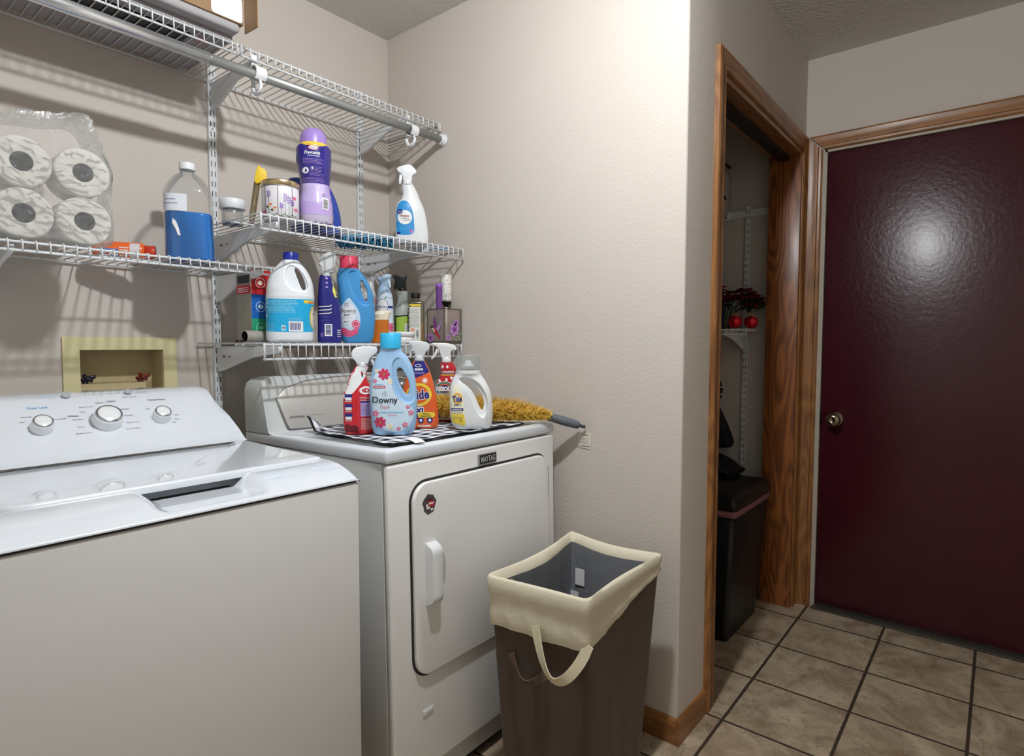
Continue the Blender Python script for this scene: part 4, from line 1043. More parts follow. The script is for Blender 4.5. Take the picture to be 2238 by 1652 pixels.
b = NB(); ws = clear_mat('clear_cap', '#f4f6f6', .9, .12, refl='#ffffff', haze=.12); lathe(b, [(.0335, .170), (.0345, .172), (.0345, .213), (.033, .215), (.001, .215)], 60, (.002, 0, 0), cap=False); o = obj('cap', b, ws, t); o['label'] = 'clear ribbed measuring cap'
b = NB(); lathe(b, [(.020, .170), (.018, .186), (.010, .190), (.008, .199), (.001, .200)], 24, (.002, 0, 0)); obj('spout', b, WJ, t)
b = NB()
for k in range(40):
    a = 2*pi*k/40; box(b, .002+.0347*cos(a)-.0006, .002+.0347*cos(a)+.0006, .0347*sin(a)-.0006, .0347*sin(a)+.0006, .174, .212)
obj('cap_ribs', b, ws, t)['kind'] = 'stuff'
pr = Print(wrap(o1.data, .00045), 7)
LAB = [(-32, 133), (-39, 126), (-48, 100), (-50, 63), (-47, 35), (-37, 17), (-11, 10), (-4, 14), (-8, 41), (-10, 74), (-15, 106)]
pr.poly(smoothpoly(LAB, 2), mat('label_cream', '#efeccd', .35), 1)
pr.poly([(-43, 22), (-10, 13), (-6, 18), (-10, 46), (-45, 46)], YEL, 2); pr.rect(-46, -12, 56, 63, NAVY, 3); pr.lines(-43, -16, 57.5, 61.5, 1, WHITE, 4, .7, 0)
pr.ring(-28, 91, 13, 16, 4.5, mat('print_orange_yellow', '#f0a32c', .35), 2); pr.text('Tide', -29, 90, 26, 17, NAVY, 4, bold=.03, rot=.05); pr.text('SIMPLY', -28, 73, 20, 5, NAVY, 4, bold=.02)
pr.lines(-43, -13, 47, 53, 2, GREYINK, 3, .3, .1); pr.text('22', -20, 28, 9, 5, INK, 4); pr.lines(-40, -12, 34, 40, 2, GREYINK, 4, .3, .1); pr.rect(55.5, 56.3, 14, 92, GREYINK, 1)
pr.build('label', t)

def sprayer(t, head, trig, m, th=.011, z=None, nx=0, r=.012, z0=0, z1=0, mt=None, it=1, lab=None):
    """pump head: outline, trigger, collar at nx between z0 and z1"""
    h = plate('spray_head', t, head, th, m, it=it, bev=.003, lab=lab)
    if trig: b = NB(); prism(b, smoothpoly(mmp(trig), 1), -.0055, .0055, bev=.002, seg=2); obj('trigger', b, mt or m, h)
    b = NB(); lathe(b, [(r, z0), (r*1.03, z0+.001), (r, z1), (r*.7, z1+.004)], 28, (nx, 0, 0)); obj('collar', b, m, h)
    return h

# red carpet/oxi spray, left
RB = mat('bottle_red', '#c8242c', .3, coat=.3)
t = item('spray_bottle', 'red and white stain spray bottle, leftmost on the checked cloth', 'spray bottle', -.625, -.625, dtop(-.625)+TZ, 'spray bottles standing on the dryer')
o1 = body('body', [(0, -30, 42, 18, 3.2), (3, -34, 46, 20, 3.2), (22, -38, 50, 22, 3.2), (64, -39, 50, 22, 3.2), (95, -39, 49, 22, 3), (115, -36, 43, 20, 2.8), (136, -27, 34, 18, 2.5), (151, -23, 27, 16, 2.3), (163, -19, 25, 15, 2.2), (175, -12, 28, 14, 2), (186, -6, 31, 14, 2), (190, -3, 28, 13, 2)], RB, t, 44)
sprayer(t, [(-1, 192), (29, 192), (33, 208), (40, 216), (50, 221), (56, 230), (54, 240), (46, 244), (4, 244), (-11, 236), (-17, 222), (-12, 209), (-4, 203)], [(34, 218), (41, 214), (47, 200), (46, 188), (42, 188), (38, 202), (31, 208)], PLAST, .014, nx=.014, r=.0145, z0=.187, z1=.20)
pr = Print(wrap(o1.data), 6)
pr.poly([(-6, 189), (32, 188), (32, 178), (26, 166), (9, 140), (-11, 116), (-33, 100), (-37, 100), (-36, 114), (-26, 137), (-17, 159), (-12, 175)], WHITE, 1)
pr.poly([(11, 176), (16, 170), (14, 158), (10, 168)], RED, 2); pr.poly([(12, 170), (15, 164), (14, 157), (11, 163)], INK, 3)
for z in (104, 77, 51): pr.rect(-34, -14, z-3, z+8, NAVY, 2); pr.rect(-32, -16, z-9, z-1, WHITE, 3); pr.lines(-33, -16, z-13, z-10, 1, WHITE, 2, .5, 0)
pr.ell(22, 122, 17, 11, WHITE, 2); pr.text('4D', 21, 122, 20, 12, RED, 3, bold=.05); pr.lines(6, 40, 94, 106, 3, WHITE, 2, .3, .1)
pr.rect(8, 44, 50, 92, LAV, 2); pr.lines(10, 42, 55, 86, 9, GREYINK, 3, .3, .1); pr.rect(8, 44, 88, 92, NAVY, 3); pr.lines(9, 40, 14, 46, 11, WHITE, 2, .25, .1); pr.rect(2.5, 3.4, 12, 135, PINK, 2)
pr.poly([(-34, 8), (2, 6), (2, 20), (-8, 28), (-16, 24), (-26, 30), (-35, 26)], mat('print_dark_red', '#6b171c', .35), 2); pr.build('label', t)
# orange spray behind
OB = mat('bottle_orange', '#e4632c', .3, coat=.3)
t = item('spray_bottle', 'orange stain spray bottle with round yellow logo on the dryer', 'spray bottle', -.452, -.665, dtop(-.665)+TZ, 'spray bottles standing on the dryer')
o1 = body('body', [(0, -36, 62, 18, 3), (3, -41, 68, 20, 3), (18, -44, 72, 21, 3), (51, -42, 70, 21, 3), (84, -38, 66, 21, 2.8), (117, -32, 60, 20, 2.6), (150, -24, 53, 18, 2.4), (165, -18, 48, 16, 2.2), (183, -9, 40, 15, 2), (200, 0, 31, 13, 2), (203, 2, 29, 12, 2)], OB, t, 44)
GW = mat('frosted_white', '#e3e7e8', .3, trans=.12, ior=1.3)
sprayer(t, [(1, 206), (30, 206), (34, 227), (45, 233), (46, 249), (32, 258), (-13, 260), (-17, 252), (-5, 243), (-9, 226), (3, 228)], [(-6, 244), (-12, 224), (-15, 208), (-10, 206), (-5, 222), (2, 232)], GW, .012, nx=.0155, r=.0145, z0=.200, z1=.214)
pr = Print(wrap(o1.data), 6)
pr.poly([(-20, 155), (-12, 152), (7, 151), (25, 158), (48, 169), (41, 182), (31, 203), (1, 203), (-12, 178)], NAVY, 1)
pr.ring(12, 186, 9, 4.5, 2, WHITE, 3); pr.lines(2, 26, 172, 180, 1, WHITE, 3, .8, 0); pr.lines(0, 32, 162, 170, 2, LAV, 3, .4, .1)
pr.ell(31, 142, 9, 9, mat('print_peach', '#f0a58a', .4), 2); pr.ell(31, 142, 5.5, 5.5, WHITE, 3)
pr.ell(14, 101, 37, 34, YEL, 2); pr.ell(14, 101, 28, 26, ORNG, 3); pr.text('Tide', 15, 101, 58, 32, WHITE, 3.6, bold=.06, rot=.08); pr.text('Tide', 15, 101, 56, 28, NAVY, 4.2, bold=.03, rot=.08)
pr.text('ULTRA', 8, 68, 34, 6, WHITE, 3); pr.rect(-35, 28, 44, 64, WHITE, 2); pr.text('OXI', 6, 54, 40, 16, NAVY, 3, bold=.05); pr.rect(-35, 10, 30, 43, NAVY, 3)
pr.poly(rrect(10, 60, 33, 49, 7), YEL, 4); pr.text('Stain', 34, 44.5, 18, 5, INK, 5, bold=.02); pr.text('Remover', 34, 38, 30, 5, INK, 5, bold=.02)
for x in (19, 45): pr.ell(x, 25, 8.5, 8.5, NAVY, 3); pr.ell(x, 25, 4, 4.5, WHITE, 4)
pr.lines(10, 48, 6, 12, 1, WHITE, 3, .8, 0); pr.build('label', t)
# red spray at the back
t = item('spray_bottle', 'red carpet spray bottle with white horn-shaped trigger, behind the others', 'spray bottle', -.28, -.60, dtop(-.60)+TZ, 'spray bottles standing on the dryer')
o1 = body('body', [(0, -8, 43, 17, 3), (4, -12, 48, 20, 3), (34, -14, 50, 22, 3), (83, -17, 51, 22, 3), (119, -15, 50, 20, 2.7), (143, -6, 48, 17, 2.5), (158, 2, 47, 15, 2.3), (170, -1, 50, 15, 2.2), (184, -2, 44, 14, 2), (194, 2, 35, 13, 2)], mat('bottle_red_deep', '#b52430', .3, coat=.3), t, 44)
sprayer(t, [(4, 199), (33, 199), (32, 226), (38, 232), (48, 229), (53, 236), (50, 243), (38, 251), (20, 255), (-28, 256), (-32, 250), (-16, 243), (-6, 236)], [(-13, 240), (-20, 222), (-33, 205), (-29, 200), (-17, 210), (-7, 232)], PLAST, .010, nx=.0185, r=.0148, z0=.192, z1=.205)
pr = Print(wrap(o1.data), 6)
for x, y in ((6, 178), (21, 178), (-4, 133), (18, 136), (34, 142)): pr.ell(x, y, 4, 5, WHITE, 2, 12)
for k in range(4): pr.rect(0, 42, 162-k*4, 164-k*4, (WHITE, PALEB, GREYINK, YEL)[k], 2)
pr.ell(12, 107, 30, 24, NAVY, 2); pr.ring(12, 107, 30, 24, 2, WHITE, 3); pr.ring(12, 107, 24, 20, 3, GREEN, 3, a0=20, a1=160); pr.ring(12, 107, 20, 16, 3, ORNG, 3, a0=20, a1=160); pr.ring(12, 107, 24, 20, 4, CYAN, 3, a0=200, a1=340)
pr.text('RESOLVE', 16, 107, 62, 15, WHITE, 5, bold=.06, shear=.15)
pr.poly([(-16, 84), (50, 84), (49, 6), (-12, 6)], mat('print_silver', '#b8bcc6', .35), 1); pr.text('PET EXPERT', 12, 76, 54, 9, INK, 3, bold=.02, shear=.2); pr.rect(-14, 22, 52, 62, NAVY, 3); pr.lines(-10, 18, 55, 59, 1, WHITE, 4, .7, 0); pr.rect(-13, 48, 12, 44, NAVY, 3); pr.lines(2, 40, 18, 40, 4, WHITE, 4, .3, .1)
pr.build('label', t)

# ---------- lowest shelf ----------
DL = ZL+.0018; DMm = ZM+.0018; DS_ = ZS+.0018
BWH = mat('bleach_white', '#e6eaee', .38, coat=.2)
t = item('bleach_jug', 'white bleach jug with dark blue cap and turquoise label', 'bleach jug', -.655, -.33, DL+.0022)
rows = [(0, -55, 63, 52, 2.6), (4, -64, 68, 57, 2.6), (13, -67, 70, 59, 2.5), (28, -67, 70, 59, 2.5), (41, -66, 70, 58, 2.4), (97, -66, 71, 58, 2.4), (131, -66, 73, 58, 2.4), (136, -66, 74, 59, 2.4), (142, -65, 73, 58, 2.4), (160, -64, 72, 56, 2.4), (175, -61, 70, 53, 2.3), (190, -57, 66, 49, 2.2), (205, -51, 60, 44, 2.1), (218, -43, 53, 39, 2), (231, -32, 43, 32, 2), (242, -22, 33, 25, 2), (249, -13, 26, 19, 2)]
H1 = [(16, 222), (24, 223), (34, 210), (43, 191), (48, 174), (48, 157), (40, 155), (33, 167), (25, 191), (18, 211)]
R1 = [(-1, 232), (28, 224), (50, 192), (56, 164), (48, 148), (12, 152), (-6, 171), (-11, 199)]
o1 = body('body', rows, BWH, t, 48, cutters=[hole(H1)]+recess_cut(R1, .028, .09), voxel=.0018, smooth=8, factor=.6)
cap('cap', t, .0065, .249, .270, .0215, mat('cap_royal_blue', '#1f2f9e', .35), ribs=1, n=64)
pr = Print(wrap(o1.data), 8); TB = mat('label_turquoise', '#21a9dd', .35); LT = mat('label_turquoise_pale', '#7fcdea', .4)
pr.poly([(-66, 129)]+[(-66+13.7*k, 129-2.2*sin(pi*k/10)) for k in range(1, 10)]+[(71, 129), (71, 31)]+[(71-13.7*k, 31-1.5*sin(pi*k/10)) for k in range(1, 10)]+[(-66, 31)], TB, 1)
pr.lines(-60, 32, 87, 126, 9, LT, 2, .5, .25); pr.lines(-2, 38, 62, 74, 4, LT, 2, .4, .3); pr.lines(-62, -36, 32, 58, 5, LT, 2, .4, .3)
pr.bars(-2, 38, 31, 61, NAVY, WHITE, 2); pr.rect(-22, -11, 34, 50, PALEB, 2); pr.ell(-16.5, 42, 3.5, 4, GREYINK, 3, 10); pr.rect(41, 70, 116, 125, YEL, 2); pr.rect(54, 68, 117, 121, ORNG, 3)
pr.ell(73, 73, 16, 38, YEL, 2); pr.ell(75, 72, 15, 34, WHITE, 3); pr.text('E', 69.5, 86, 5, 14, INK, 4); pr.rect(67, 72, 58, 64, RED, 4)
pr.build('label', t)
# purple-blue spray
BB_ = mat('bottle_indigo', '#1f2079', .22, coat=.5)
t = item('spray_bottle', 'dark indigo spray bottle with frosted head beside the bleach jug', 'spray bottle', -.515, -.34, DL, 'spray bottles on the lowest shelf')
o1 = body('body', [(0, -40, 30, 22, 3), (4, -42, 32, 24, 3), (24, -42, 32, 24, 3), (103, -41, 31, 24, 3), (130, -41, 27, 22, 2.6), (142, -41, 22, 21, 2.4), (161, -39, 19, 20, 2.3), (175, -38, 13, 18, 2.2), (190, -37, 10, 17, 2.1), (208, -35, 3, 15, 2), (216, -32, 0, 13, 2)], BB_, t, 44)
sprayer(t, [(-27, 222), (9, 223), (13, 240), (16, 262), (18, 280), (10, 289), (-6, 288), (-24, 280), (-30, 266), (-37, 250), (-27, 242)], [(-28, 262), (-38, 250), (-40, 236), (-36, 235), (-31, 248), (-24, 254)], GW, .012, nx=-.015, r=.0145, z0=.213, z1=.226)
pr = Print(wrap(o1.data), 6)
YP = mat('bottle_pale_yellow', '#e6df6a', .4); pr.poly([(-1, 216), (5, 215), (11, 201), (9, 191), (18, 162), (22, 143), (12, 146), (5, 166), (7, 185), (3, 197)], YP, 1)
for z in (117, 106, 95): pr.poly([(-38, z-1.5), (-4, z+1), (2, z+5), (2, z+1.5), (-4, z-2), (-36, z-4)], CREAM, 2)
for z in (205, 191, 177): pr.ell(-12, z, 4, 3, LAV, 2, 12)
pr.bars(-20, 3, 22, 60, NAVY, WHITE, 2, horizontal=True); pr.lines(-36, -4, 66, 88, 5, mat('print_indigo_lite', '#4a4ba0', .4), 2, .3, .3); pr.lines(-32, -24, 20, 34, 4, LAV, 2, .4, 0); pr.lines(18, 28, 20, 46, 4, WHITE, 2, .4, 0)
pr.build('label', t)
# blue softener jug
BJ = mat('jug_mid_blue', '#4394cf', .33, coat=.3); t = item('softener_jug', 'medium blue fabric softener jug with pink cap on the lowest shelf', 'detergent jug', -.425, -.36, DL)
rows = [(0, -45, 38, 26, 2.6), (4, -50, 43, 29, 2.6), (15, -55, 48, 31, 2.5), (36, -58, 52, 34, 2.5), (86, -60, 55, 36, 2.5), (116, -61, 53, 36, 2.4), (147, -61, 50, 35, 2.4), (167, -62, 47, 33, 2.3), (187, -64, 40, 30, 2.2), (207, -67, 30, 27, 2.1), (226, -66, 17, 26, 2), (236, -62, 8, 27, 2), (244, -59, 4, 28, 2)]
H1 = [(9, 207), (17, 204), (26, 184), (31, 164), (30, 141), (26, 136), (18, 147), (10, 169), (8, 191)]
R1 = [(-30, 232), (-4, 236), (18, 222), (36, 186), (42, 155), (36, 128), (18, 120), (-4, 140), (-16, 168), (-26, 200)]
o1 = body('body', rows, BJ, t, 48, cutters=[hole(H1)]+recess_cut(R1, .020, .06), voxel=.0016, smooth=9, factor=.6)
cap('cap', t, -.0275, .243, .283, .0288, mat('cap_pink', '#d8415f', .38), ribs=1, n=40)
pr = Print(wrap(o1.data), 7)
LAB = [(-29, 149), (-41, 134), (-54, 120), (-59, 105), (-57, 65), (-56, 45), (-51, 27), (-33, 17), (-13, 23), (3, 46), (8, 76), (4, 102), (-8, 122), (-20, 138)]
pr.poly(smoothpoly(LAB, 2), PALEB, 1); pr.poly([(-57, 52), (-53, 30), (-34, 19), (-14, 24), (0, 44), (6, 62), (-8, 50), (-24, 40), (-44, 50)], PINK, 1.6)
pr.ell(-31, 90, 22, 40, mat('label_white_oval', '#e6eaf2', .35), 2)
for r_, m_ in ((13, PINK), (9, WHITE), (7.5, DPINK), (4, PINK)): pr.ell(-8, 62, r_, r_, m_, 2.6+(13-r_)*.1)
for x, y, r_ in ((-40, 34, 9), (-24, 28, 8), (-8, 36, 8)): pr.flower(x, y, r_, PINK, DPINK, 3.2, 6, .3, .5)
pr.ring(-38, 124, 5, 6, 1, INK, 3); pr.ring(-32, 124, 5, 6, 1, INK, 3); pr.text('Downy', -32, 103, 52, 20, WHITE, 3.4, bold=.07); pr.text('Downy', -32, 103, 50, 18, INK, 4.4, bold=.0)
pr.text('SOFT', -34, 91, 19, 5.5, INK, 4, bold=.02); pr.text('April Fresh', -34, 82, 22, 3.5, RED, 4); pr.text('2en1', -36, 70, 16, 5, INK, 4, bold=.01); pr.lines(-38, -28, 58, 62, 1, CYAN, 4, .5, 0)
pr.build('label', t)
# white/red spray mostly hidden
t = item('spray_bottle', 'white spray head bottle half hidden behind the blue softener jug', 'spray bottle', -.262, -.20, DL, 'spray bottles on the lowest shelf')
body('body', [(0, -36, 36, 22, 3), (140, -36, 36, 22, 3), (172, -28, 29, 20, 2.4), (190, -12, 26, 15, 2), (196, -6, 22, 13, 2)], mat('bottle_white_grey', '#d6d8d8', .35), t, 36)
o2 = sprayer(t, [(-6, 224), (22, 224), (24, 232), (34, 237), (30, 246), (18, 254), (-8, 259), (-32, 258), (-34, 250), (-12, 240)], [(-12, 246), (-22, 222), (-26, 206), (-22, 206), (-14, 224), (-6, 236)], PLAST, .012, nx=.009, r=.0135, z0=.194, z1=.226)
pr = Print(lambda u, v, l: V((u, -.0124-.0002*l, v)), 20); pr.ring(3, 248, 7, 4.5, .8, GREYINK, 1); pr.lines(-2, 8, 246, 250, 1, GREYINK, 1, .4, 0); pr.build('head_print', o2)
pr = Print(wrap(bpy.data.objects['body'].data if False else [c for c in t.children if c.name.startswith('body')][0].data), 6); pr.rect(-34, 34, 146, 160, RED, 1); pr.lines(14, 30, 147, 159, 3, WHITE, 2, .5, 0); pr.build('label', t)
# air freshener
t = item('air_freshener', 'pale blue air freshener spray with round white label on the lowest shelf', 'air freshener', -.25, -.28, DL)
o1 = body('body', [(0, -25, 29, 26, 2.2), (3, -27, 31, 28, 2.2), (72, -27, 31, 28, 2.2), (110, -27, 31, 28, 2.2), (149, -28, 30, 28, 2.2), (165, -28, 28, 27, 2.2), (177, -27, 26, 26, 2.1)], mat('can_white_blue', '#d3e1ee', .3, coat=.3), t)
body('shroud', [(176, -27, 26, 26, 2.1), (193, -24, 22, 22, 2), (206, -20, 18, 18, 2), (219, -21, 21, 18, 2), (229, -26, 24, 18, 2), (236, -26, 25, 16, 2), (240, -20, 22, 12, 2)], mat('shroud_blue', '#a9c6e2', .3, coat=.3), t)
plate('nozzle', t, [(-24, 230), (-7, 243), (8, 249), (23, 250), (26, 240), (15, 234), (-6, 232)], .012, mat('shroud_pale', '#c9dcee', .3, coat=.2), it=1)
plate('trigger', t, [(15, 232), (22, 220), (23, 198), (17, 198), (10, 212), (9, 230)], .006, mat('shroud_pale', '#c9dcee'), cy=-.013)
pr = Print(wrap(o1.data), 6)
pr.rect(6, 31, 126, 134, NAVY, 2); pr.ell(-8, 134, 20, 24, WHITE, 3); pr.ring(-8, 134, 20, 24, 1.4, NAVY, 4); pr.text('febreze', -8, 131, 30, 9, NAVY, 5, shear=.2); pr.poly([(-2, 160), (4, 168), (8, 166), (3, 159)], GREEN, 2); pr.lines(9, 24, 158, 167, 2, LAV, 2, .4, .1)
pr.flower(24, 58, 16, PINK, DPINK, 2, 6, .2, .5); pr.rect(-24, -6, 40, 100, PALEB, 1.5); pr.build('label', t)
# amber bottle with peach picture label
t = item('soap_bottle', 'short amber liquid bottle with pale label beside the blue jug', 'soap bottle', -.322, -.36, DL)
o1 = body('body', [(0, -38, 18, 20, 3), (4, -40, 20, 22, 3), (60, -36, 20, 22, 3), (81, -34, 20, 22, 3)], mat('amber_liquid', '#c96f1a', .2, coat=.5), t, 36)
body('top_label', [(80, -34, 20, 22.4, 3), (96, -32, 24, 22.4, 3), (106, -28, 28, 20, 2.6), (111, -20, 26, 16, 2.4)], mat('label_peach', '#eadfc6', .4), t, 36)
pr = Print(wrap([c for c in t.children if c.name.startswith('top_label')][0].data), 6); pr.ring(-20, 92, 6, 5, 2, mat('print_brown', '#a9885c', .5), 1); pr.ring(14, 100, 9, 5, 1.5, mat('print_brown', '#a9885c', .5), 1, a0=20, a1=200); pr.build('label_print', [c for c in t.children if c.name.startswith('top_label')][0])
# lime spray with black head
t = item('spray_bottle', 'lime green spray bottle with black trigger head on the lowest shelf', 'spray bottle', -.145, -.24, DL, 'spray bottles on the lowest shelf')
o1 = body('body', [(0, -16, 34, 22, 2.6), (3, -20, 38, 25, 2.6), (48, -20, 38, 26, 2.6), (106, -22, 40, 27, 2.6), (120, -22, 39, 26, 2.4), (136, -18, 35, 23, 2.2), (150, -12, 30, 20, 2), (160, -11, 29, 19, 2), (172, -11, 29, 19, 2), (180, -12, 29, 19, 2), (192, -12, 30, 18, 2), (199, -8, 26, 16, 2)], mat('bottle_grey_clear', '#aeb5ad', .25, coat=.4), t)
sprayer(t, [(-9, 202), (24, 202), (22, 237), (29, 252), (18, 260), (-17, 260), (-28, 256), (-25, 248), (-18, 242), (-14, 222)], [(-18, 244), (-25, 204), (-14, 202), (-13, 214), (-9, 234)], mat('head_black', '#17181a', .4), .012, nx=.0085, r=.016, z0=.197, z1=.207)
pr = Print(wrap(o1.data), 6); pr.poly([(-19, 4), (37, 4), (39, 102), (20, 103), (-4, 101), (-21, 98)], mat('label_lime', '#a9cc4e', .4), 1.4); pr.poly([(-22, 97), (-4, 100), (20, 102), (39, 101), (39, 106), (20, 107), (-8, 104), (-22, 105)], BLACK, 1.8); pr.rect(-19, -14, 4, 98, mat('label_dark_green', '#3a4a25', .4), 2); pr.rect(16, 37, 48, 74, WHITE, 2.5); pr.lines(18, 35, 52, 70, 4, GREYINK, 3, .3, .1); pr.build('label', t)
# oil bottle
t = item('oil_bottle', 'square golden oil bottle with black cap and white label', 'oil bottle', -.135, -.31, DL)
OG = clear_mat('bottle_clear_oil', '#d9d6c4', .8, .06, refl='#d8d4c4')
o1 = body('body', [(0, -21, 35, 16, 5), (3, -23, 37, 18, 5), (120, -23, 36, 18, 5), (147, -22, 35, 18, 5), (155, -19, 31, 16, 4), (160, -8, 16, 11, 2), (170, -7, 14, 10, 2)], OG, t)
body('oil', [(1.5, -21, 35, 15, 5), (80, -21, 34, 15, 5)], mat('oil_gold', '#d39a1e', .15, coat=.5), t, 32)
cap('cap', t, .0035, .169, .188, .0165, BLACK, ribs=1, n=48)
pr = Print(wrap(o1.data), 6); OFF = mat('label_offwhite', '#e4e2da', .45); pr.rect(-23, 22, 10, 146, OFF, 1); pr.rect(-23, 22, 134, 146, YEL, 2); pr.poly([(-20, 135), (-12, 135), (-16, 143)], INK, 3); pr.lines(-10, 20, 136, 142, 1, GREYINK, 3, .5, 0)
pr.lines(-20, 18, 62, 130, 16, GREYINK, 2, .3, .2); pr.bars(4, 16, 16, 54, INK, WHITE, 2, horizontal=True); pr.flower(-7, 50, 8, mat('print_peach', '#f0a58a'), ORNG, 2, 6); pr.build('label', t)
# white tub
t = item('plastic_tub', 'small low white lidded tub at the front of the lowest shelf', 'tub', -.254, -.385, DL)
b = NB(); lathe(b, [(.001, 0), (.034, 0), (.036, .003), (.0375, .026)], 40); obj('body', b, PLAST, t)
b = NB(); lathe(b, [(.038, .024), (.0405, .0245), (.0405, .037), (.0385, .040), (.001, .0405)], 40); obj('lid', b, PLAST, t)
# glass candle holder with flowers and hummingbird (axis aligned with the shelf)
t = thing('glass_candle_holder', 'square glass holder painted with purple flowers and a red hummingbird', 'candle holder', (-.050, -.381, DL), 0)
GL = clear_mat('painted_glass', '#f7f1ec', .97, .05, refl='#e0d6cf', haze=.2, fm=.3); s_ = .0445; hh = .128
b = NB()
for q in ((-s_, s_, -s_, -s_+.003, 0, hh), (-s_, s_, s_-.003, s_, 0, hh), (-s_, -s_+.003, -s_+.003, s_-.003, 0, hh), (s_-.003, s_, -s_+.003, s_-.003, 0, hh), (-s_, s_, -s_, s_, 0, .004)): box(b, *q)
obj('glass_box', b, GL, t, smooth=False)
b = NB(); tk = .0012; ED = mat('glass_edge_dark', '#4b413a', .3)
for x in (-s_, s_):
    for y in (-s_, s_): box(b, x-tk, x+tk, y-tk, y+tk, 0, hh)
for z in (0.001, hh):
    for a in (-s_, s_): box(b, -s_, s_, a-tk, a+tk, z-tk, z+tk); box(b, a-tk, a+tk, -s_, s_, z-tk, z+tk)
obj('edges', b, ED, t)
pf = Print(flat((-s_, -s_-.0003, 0), (1, 0, 0), (0, 0, 1)), 30)      # front: orchid
PV = mat('petal_violet', '#b98bc4', .45)
for x, y, r_, q in ((52, 52, 26, .3), (62, 78, 15, .9), (20, 22, 12, 0)): pf.flower(x, y, r_, PV, PURP, 2, 6, q, .45); pf.flower(x, y, r_*.55, PURP, PURP, 3, 5, q+.4, .25)
for x, y in ((70, 28), (80, 18), (60, 14), (84, 36)): pf.flower(x, y, 9, mat('leaf_sage', '#7f8f6a', .5), CREAM, 2, 5, x, .3)
pf.rect(4, 86, 3, 10, mat('moss_dark', '#4b4a3e', .6), 1); pf.build('front_painting', t)
pf = Print(flat((-s_-.0003, s_, 0), (0, -1, 0), (0, 0, 1)), 30)      # left: hummingbird
pf.poly([(22, 62), (34, 62), (48, 50), (66, 26), (70, 12), (58, 24), (44, 34), (34, 48)], RED, 2); pf.poly([(28, 60), (38, 54), (42, 42), (34, 46), (26, 56)], CREAM, 3); pf.ell(26, 63, 8, 5, mat('bird_green', '#3c4a38', .5), 3); pf.poly([(20, 64), (6, 58), (19, 61)], INK, 3)
pf.poly([(40, 58), (34, 80), (38, 104), (46, 80), (50, 62)], PURP, 2.5); pf.poly([(48, 54), (60, 66), (78, 84), (68, 56), (58, 44)], PV, 2.5); pf.flower(18, 22, 18, PV, PURP, 2, 6, .3, .45); pf.flower(18, 22, 10, PURP, PURP, 3, 5, .5, .25); pf.rect(4, 86, 3, 9, mat('moss_dark', '#4b4a3e'), 1); pf.build('side_painting', t)
t = item('lighter_tube', 'white speckled tube standing upside down in the glass candle holder', 'tube', -.030, -.372, DL+.0045)
b = NB(); tube(b, [(0, 0, 0), (0, 0, .135)], .0042, 12); obj('stem', b, WHITE, t)
b = NB(); lathe(b, [(.004, .133), (.007, .136), (.012, .142), (.0165, .150), (.019, .154)], 20); obj('nozzle', b, BLACK, t)
def speckle():
    m = bpy.data.materials.new('speckled_white'); m.use_nodes = True; nt = m.node_tree; b = nt.nodes['Principled BSDF']; N = nt.nodes.new
    tc = N('ShaderNodeTexCoord'); n = N('ShaderNodeTexNoise'); n.inputs['Scale'].default_value = 180; cr = N('ShaderNodeValToRGB'); e = cr.color_ramp.elements
    e[0].position = .36; e[0].color = lin('#a08c6a'); e[1].position = .44; e[1].color = lin('#e2e0da'); nt.links.new(tc.outputs['Object'], n.inputs[0]); nt.links.new(n.outputs[0], cr.inputs[0]); nt.links.new(cr.outputs[0], b.inputs['Base Color']); b.inputs['Roughness'].default_value = .5; return m
b = NB(); lathe(b, [(.012, .152), (.0205, .156), (.021, .16), (.021, .254), (.0195, .256), (.001, .256)], 28); obj('sleeve', b, speckle(), t)
t = item('plastic_clip', 'red plastic clip lying on the rim of the glass candle holder', 'clip', -.012, -.375, DL+hh+.0013)
b = NB(); prism(b, [(-.05, 0), (.024, 0), (.026, .004), (.026, .030), (.018, .030), (.018, .022), (.008, .022), (.008, .012), (-.004, .008), (-.05, .004)], .030, .038, bev=.001, seg=1); obj('clip_body', b, mat('clip_red', '#e0402c', .35), t)
t = item('purple_tube', 'ribbed purple tube with lilac cap on the glass candle holder', 'tube', -.078, -.383, DL+.0045)
b = NB(); rs = []; 
for k in range(44):
    z = .002+.205*k/43; rs.append((.0115+(.0006 if k % 2 else 0), z))
lathe(b, [(.001, .001)]+rs+[(.001, .208)], 24); obj('tube', b, mat('tube_purple', '#6a3f86', .35, coat=.3), t)
b = NB(); lathe(b, [(.0118, .205), (.0128, .207), (.0128, .217), (.001, .2175)], 24); obj('cap', b, mat('tube_lilac', '#9a5fc9', .35), t)

# carton behind the bleach, axis aligned
t = thing('detergent_carton', 'upright carton with red, blue and green panels behind the bleach jug', 'carton', (-.645, -.155, DL), 0)
x0, x1, y0, y1, hh = -.088, .06, -.095, -.005, .222
b = NB(); box(b, x0, x1, y0, y1, 0, hh, bev=.001, seg=1); obj('carton', b, mat('carton_grey', '#9b978c', .7), t)
pr = Print(flat((x0, y0-.0002, 0), (1, 0, 0), (0, 0, 1)), 60)
for z0_, z1_, m_ in ((147, 221, RED), (74, 147, mat('panel_blue', '#1d62b5', .4)), (28, 74, mat('panel_green', '#2b9a72', .4))): pr.rect(1, 147, z0_, z1_, m_, 1)
for z, m_ in ((183, CREAM), (110, PALEB), (46, mat('print_mint', '#8fdcb8', .4))):
    pr.ring(30, z, 16, 16, 2, m_, 2); pr.ell(30, z, 9, 7, m_, 2, 8); pr.lines(52, 100, z+4, z+14, 2, m_, 2, .6, 0); pr.lines(52, 110, z-22, z, 5, m_, 2, .35, .2)
pr.build('front_print', t)
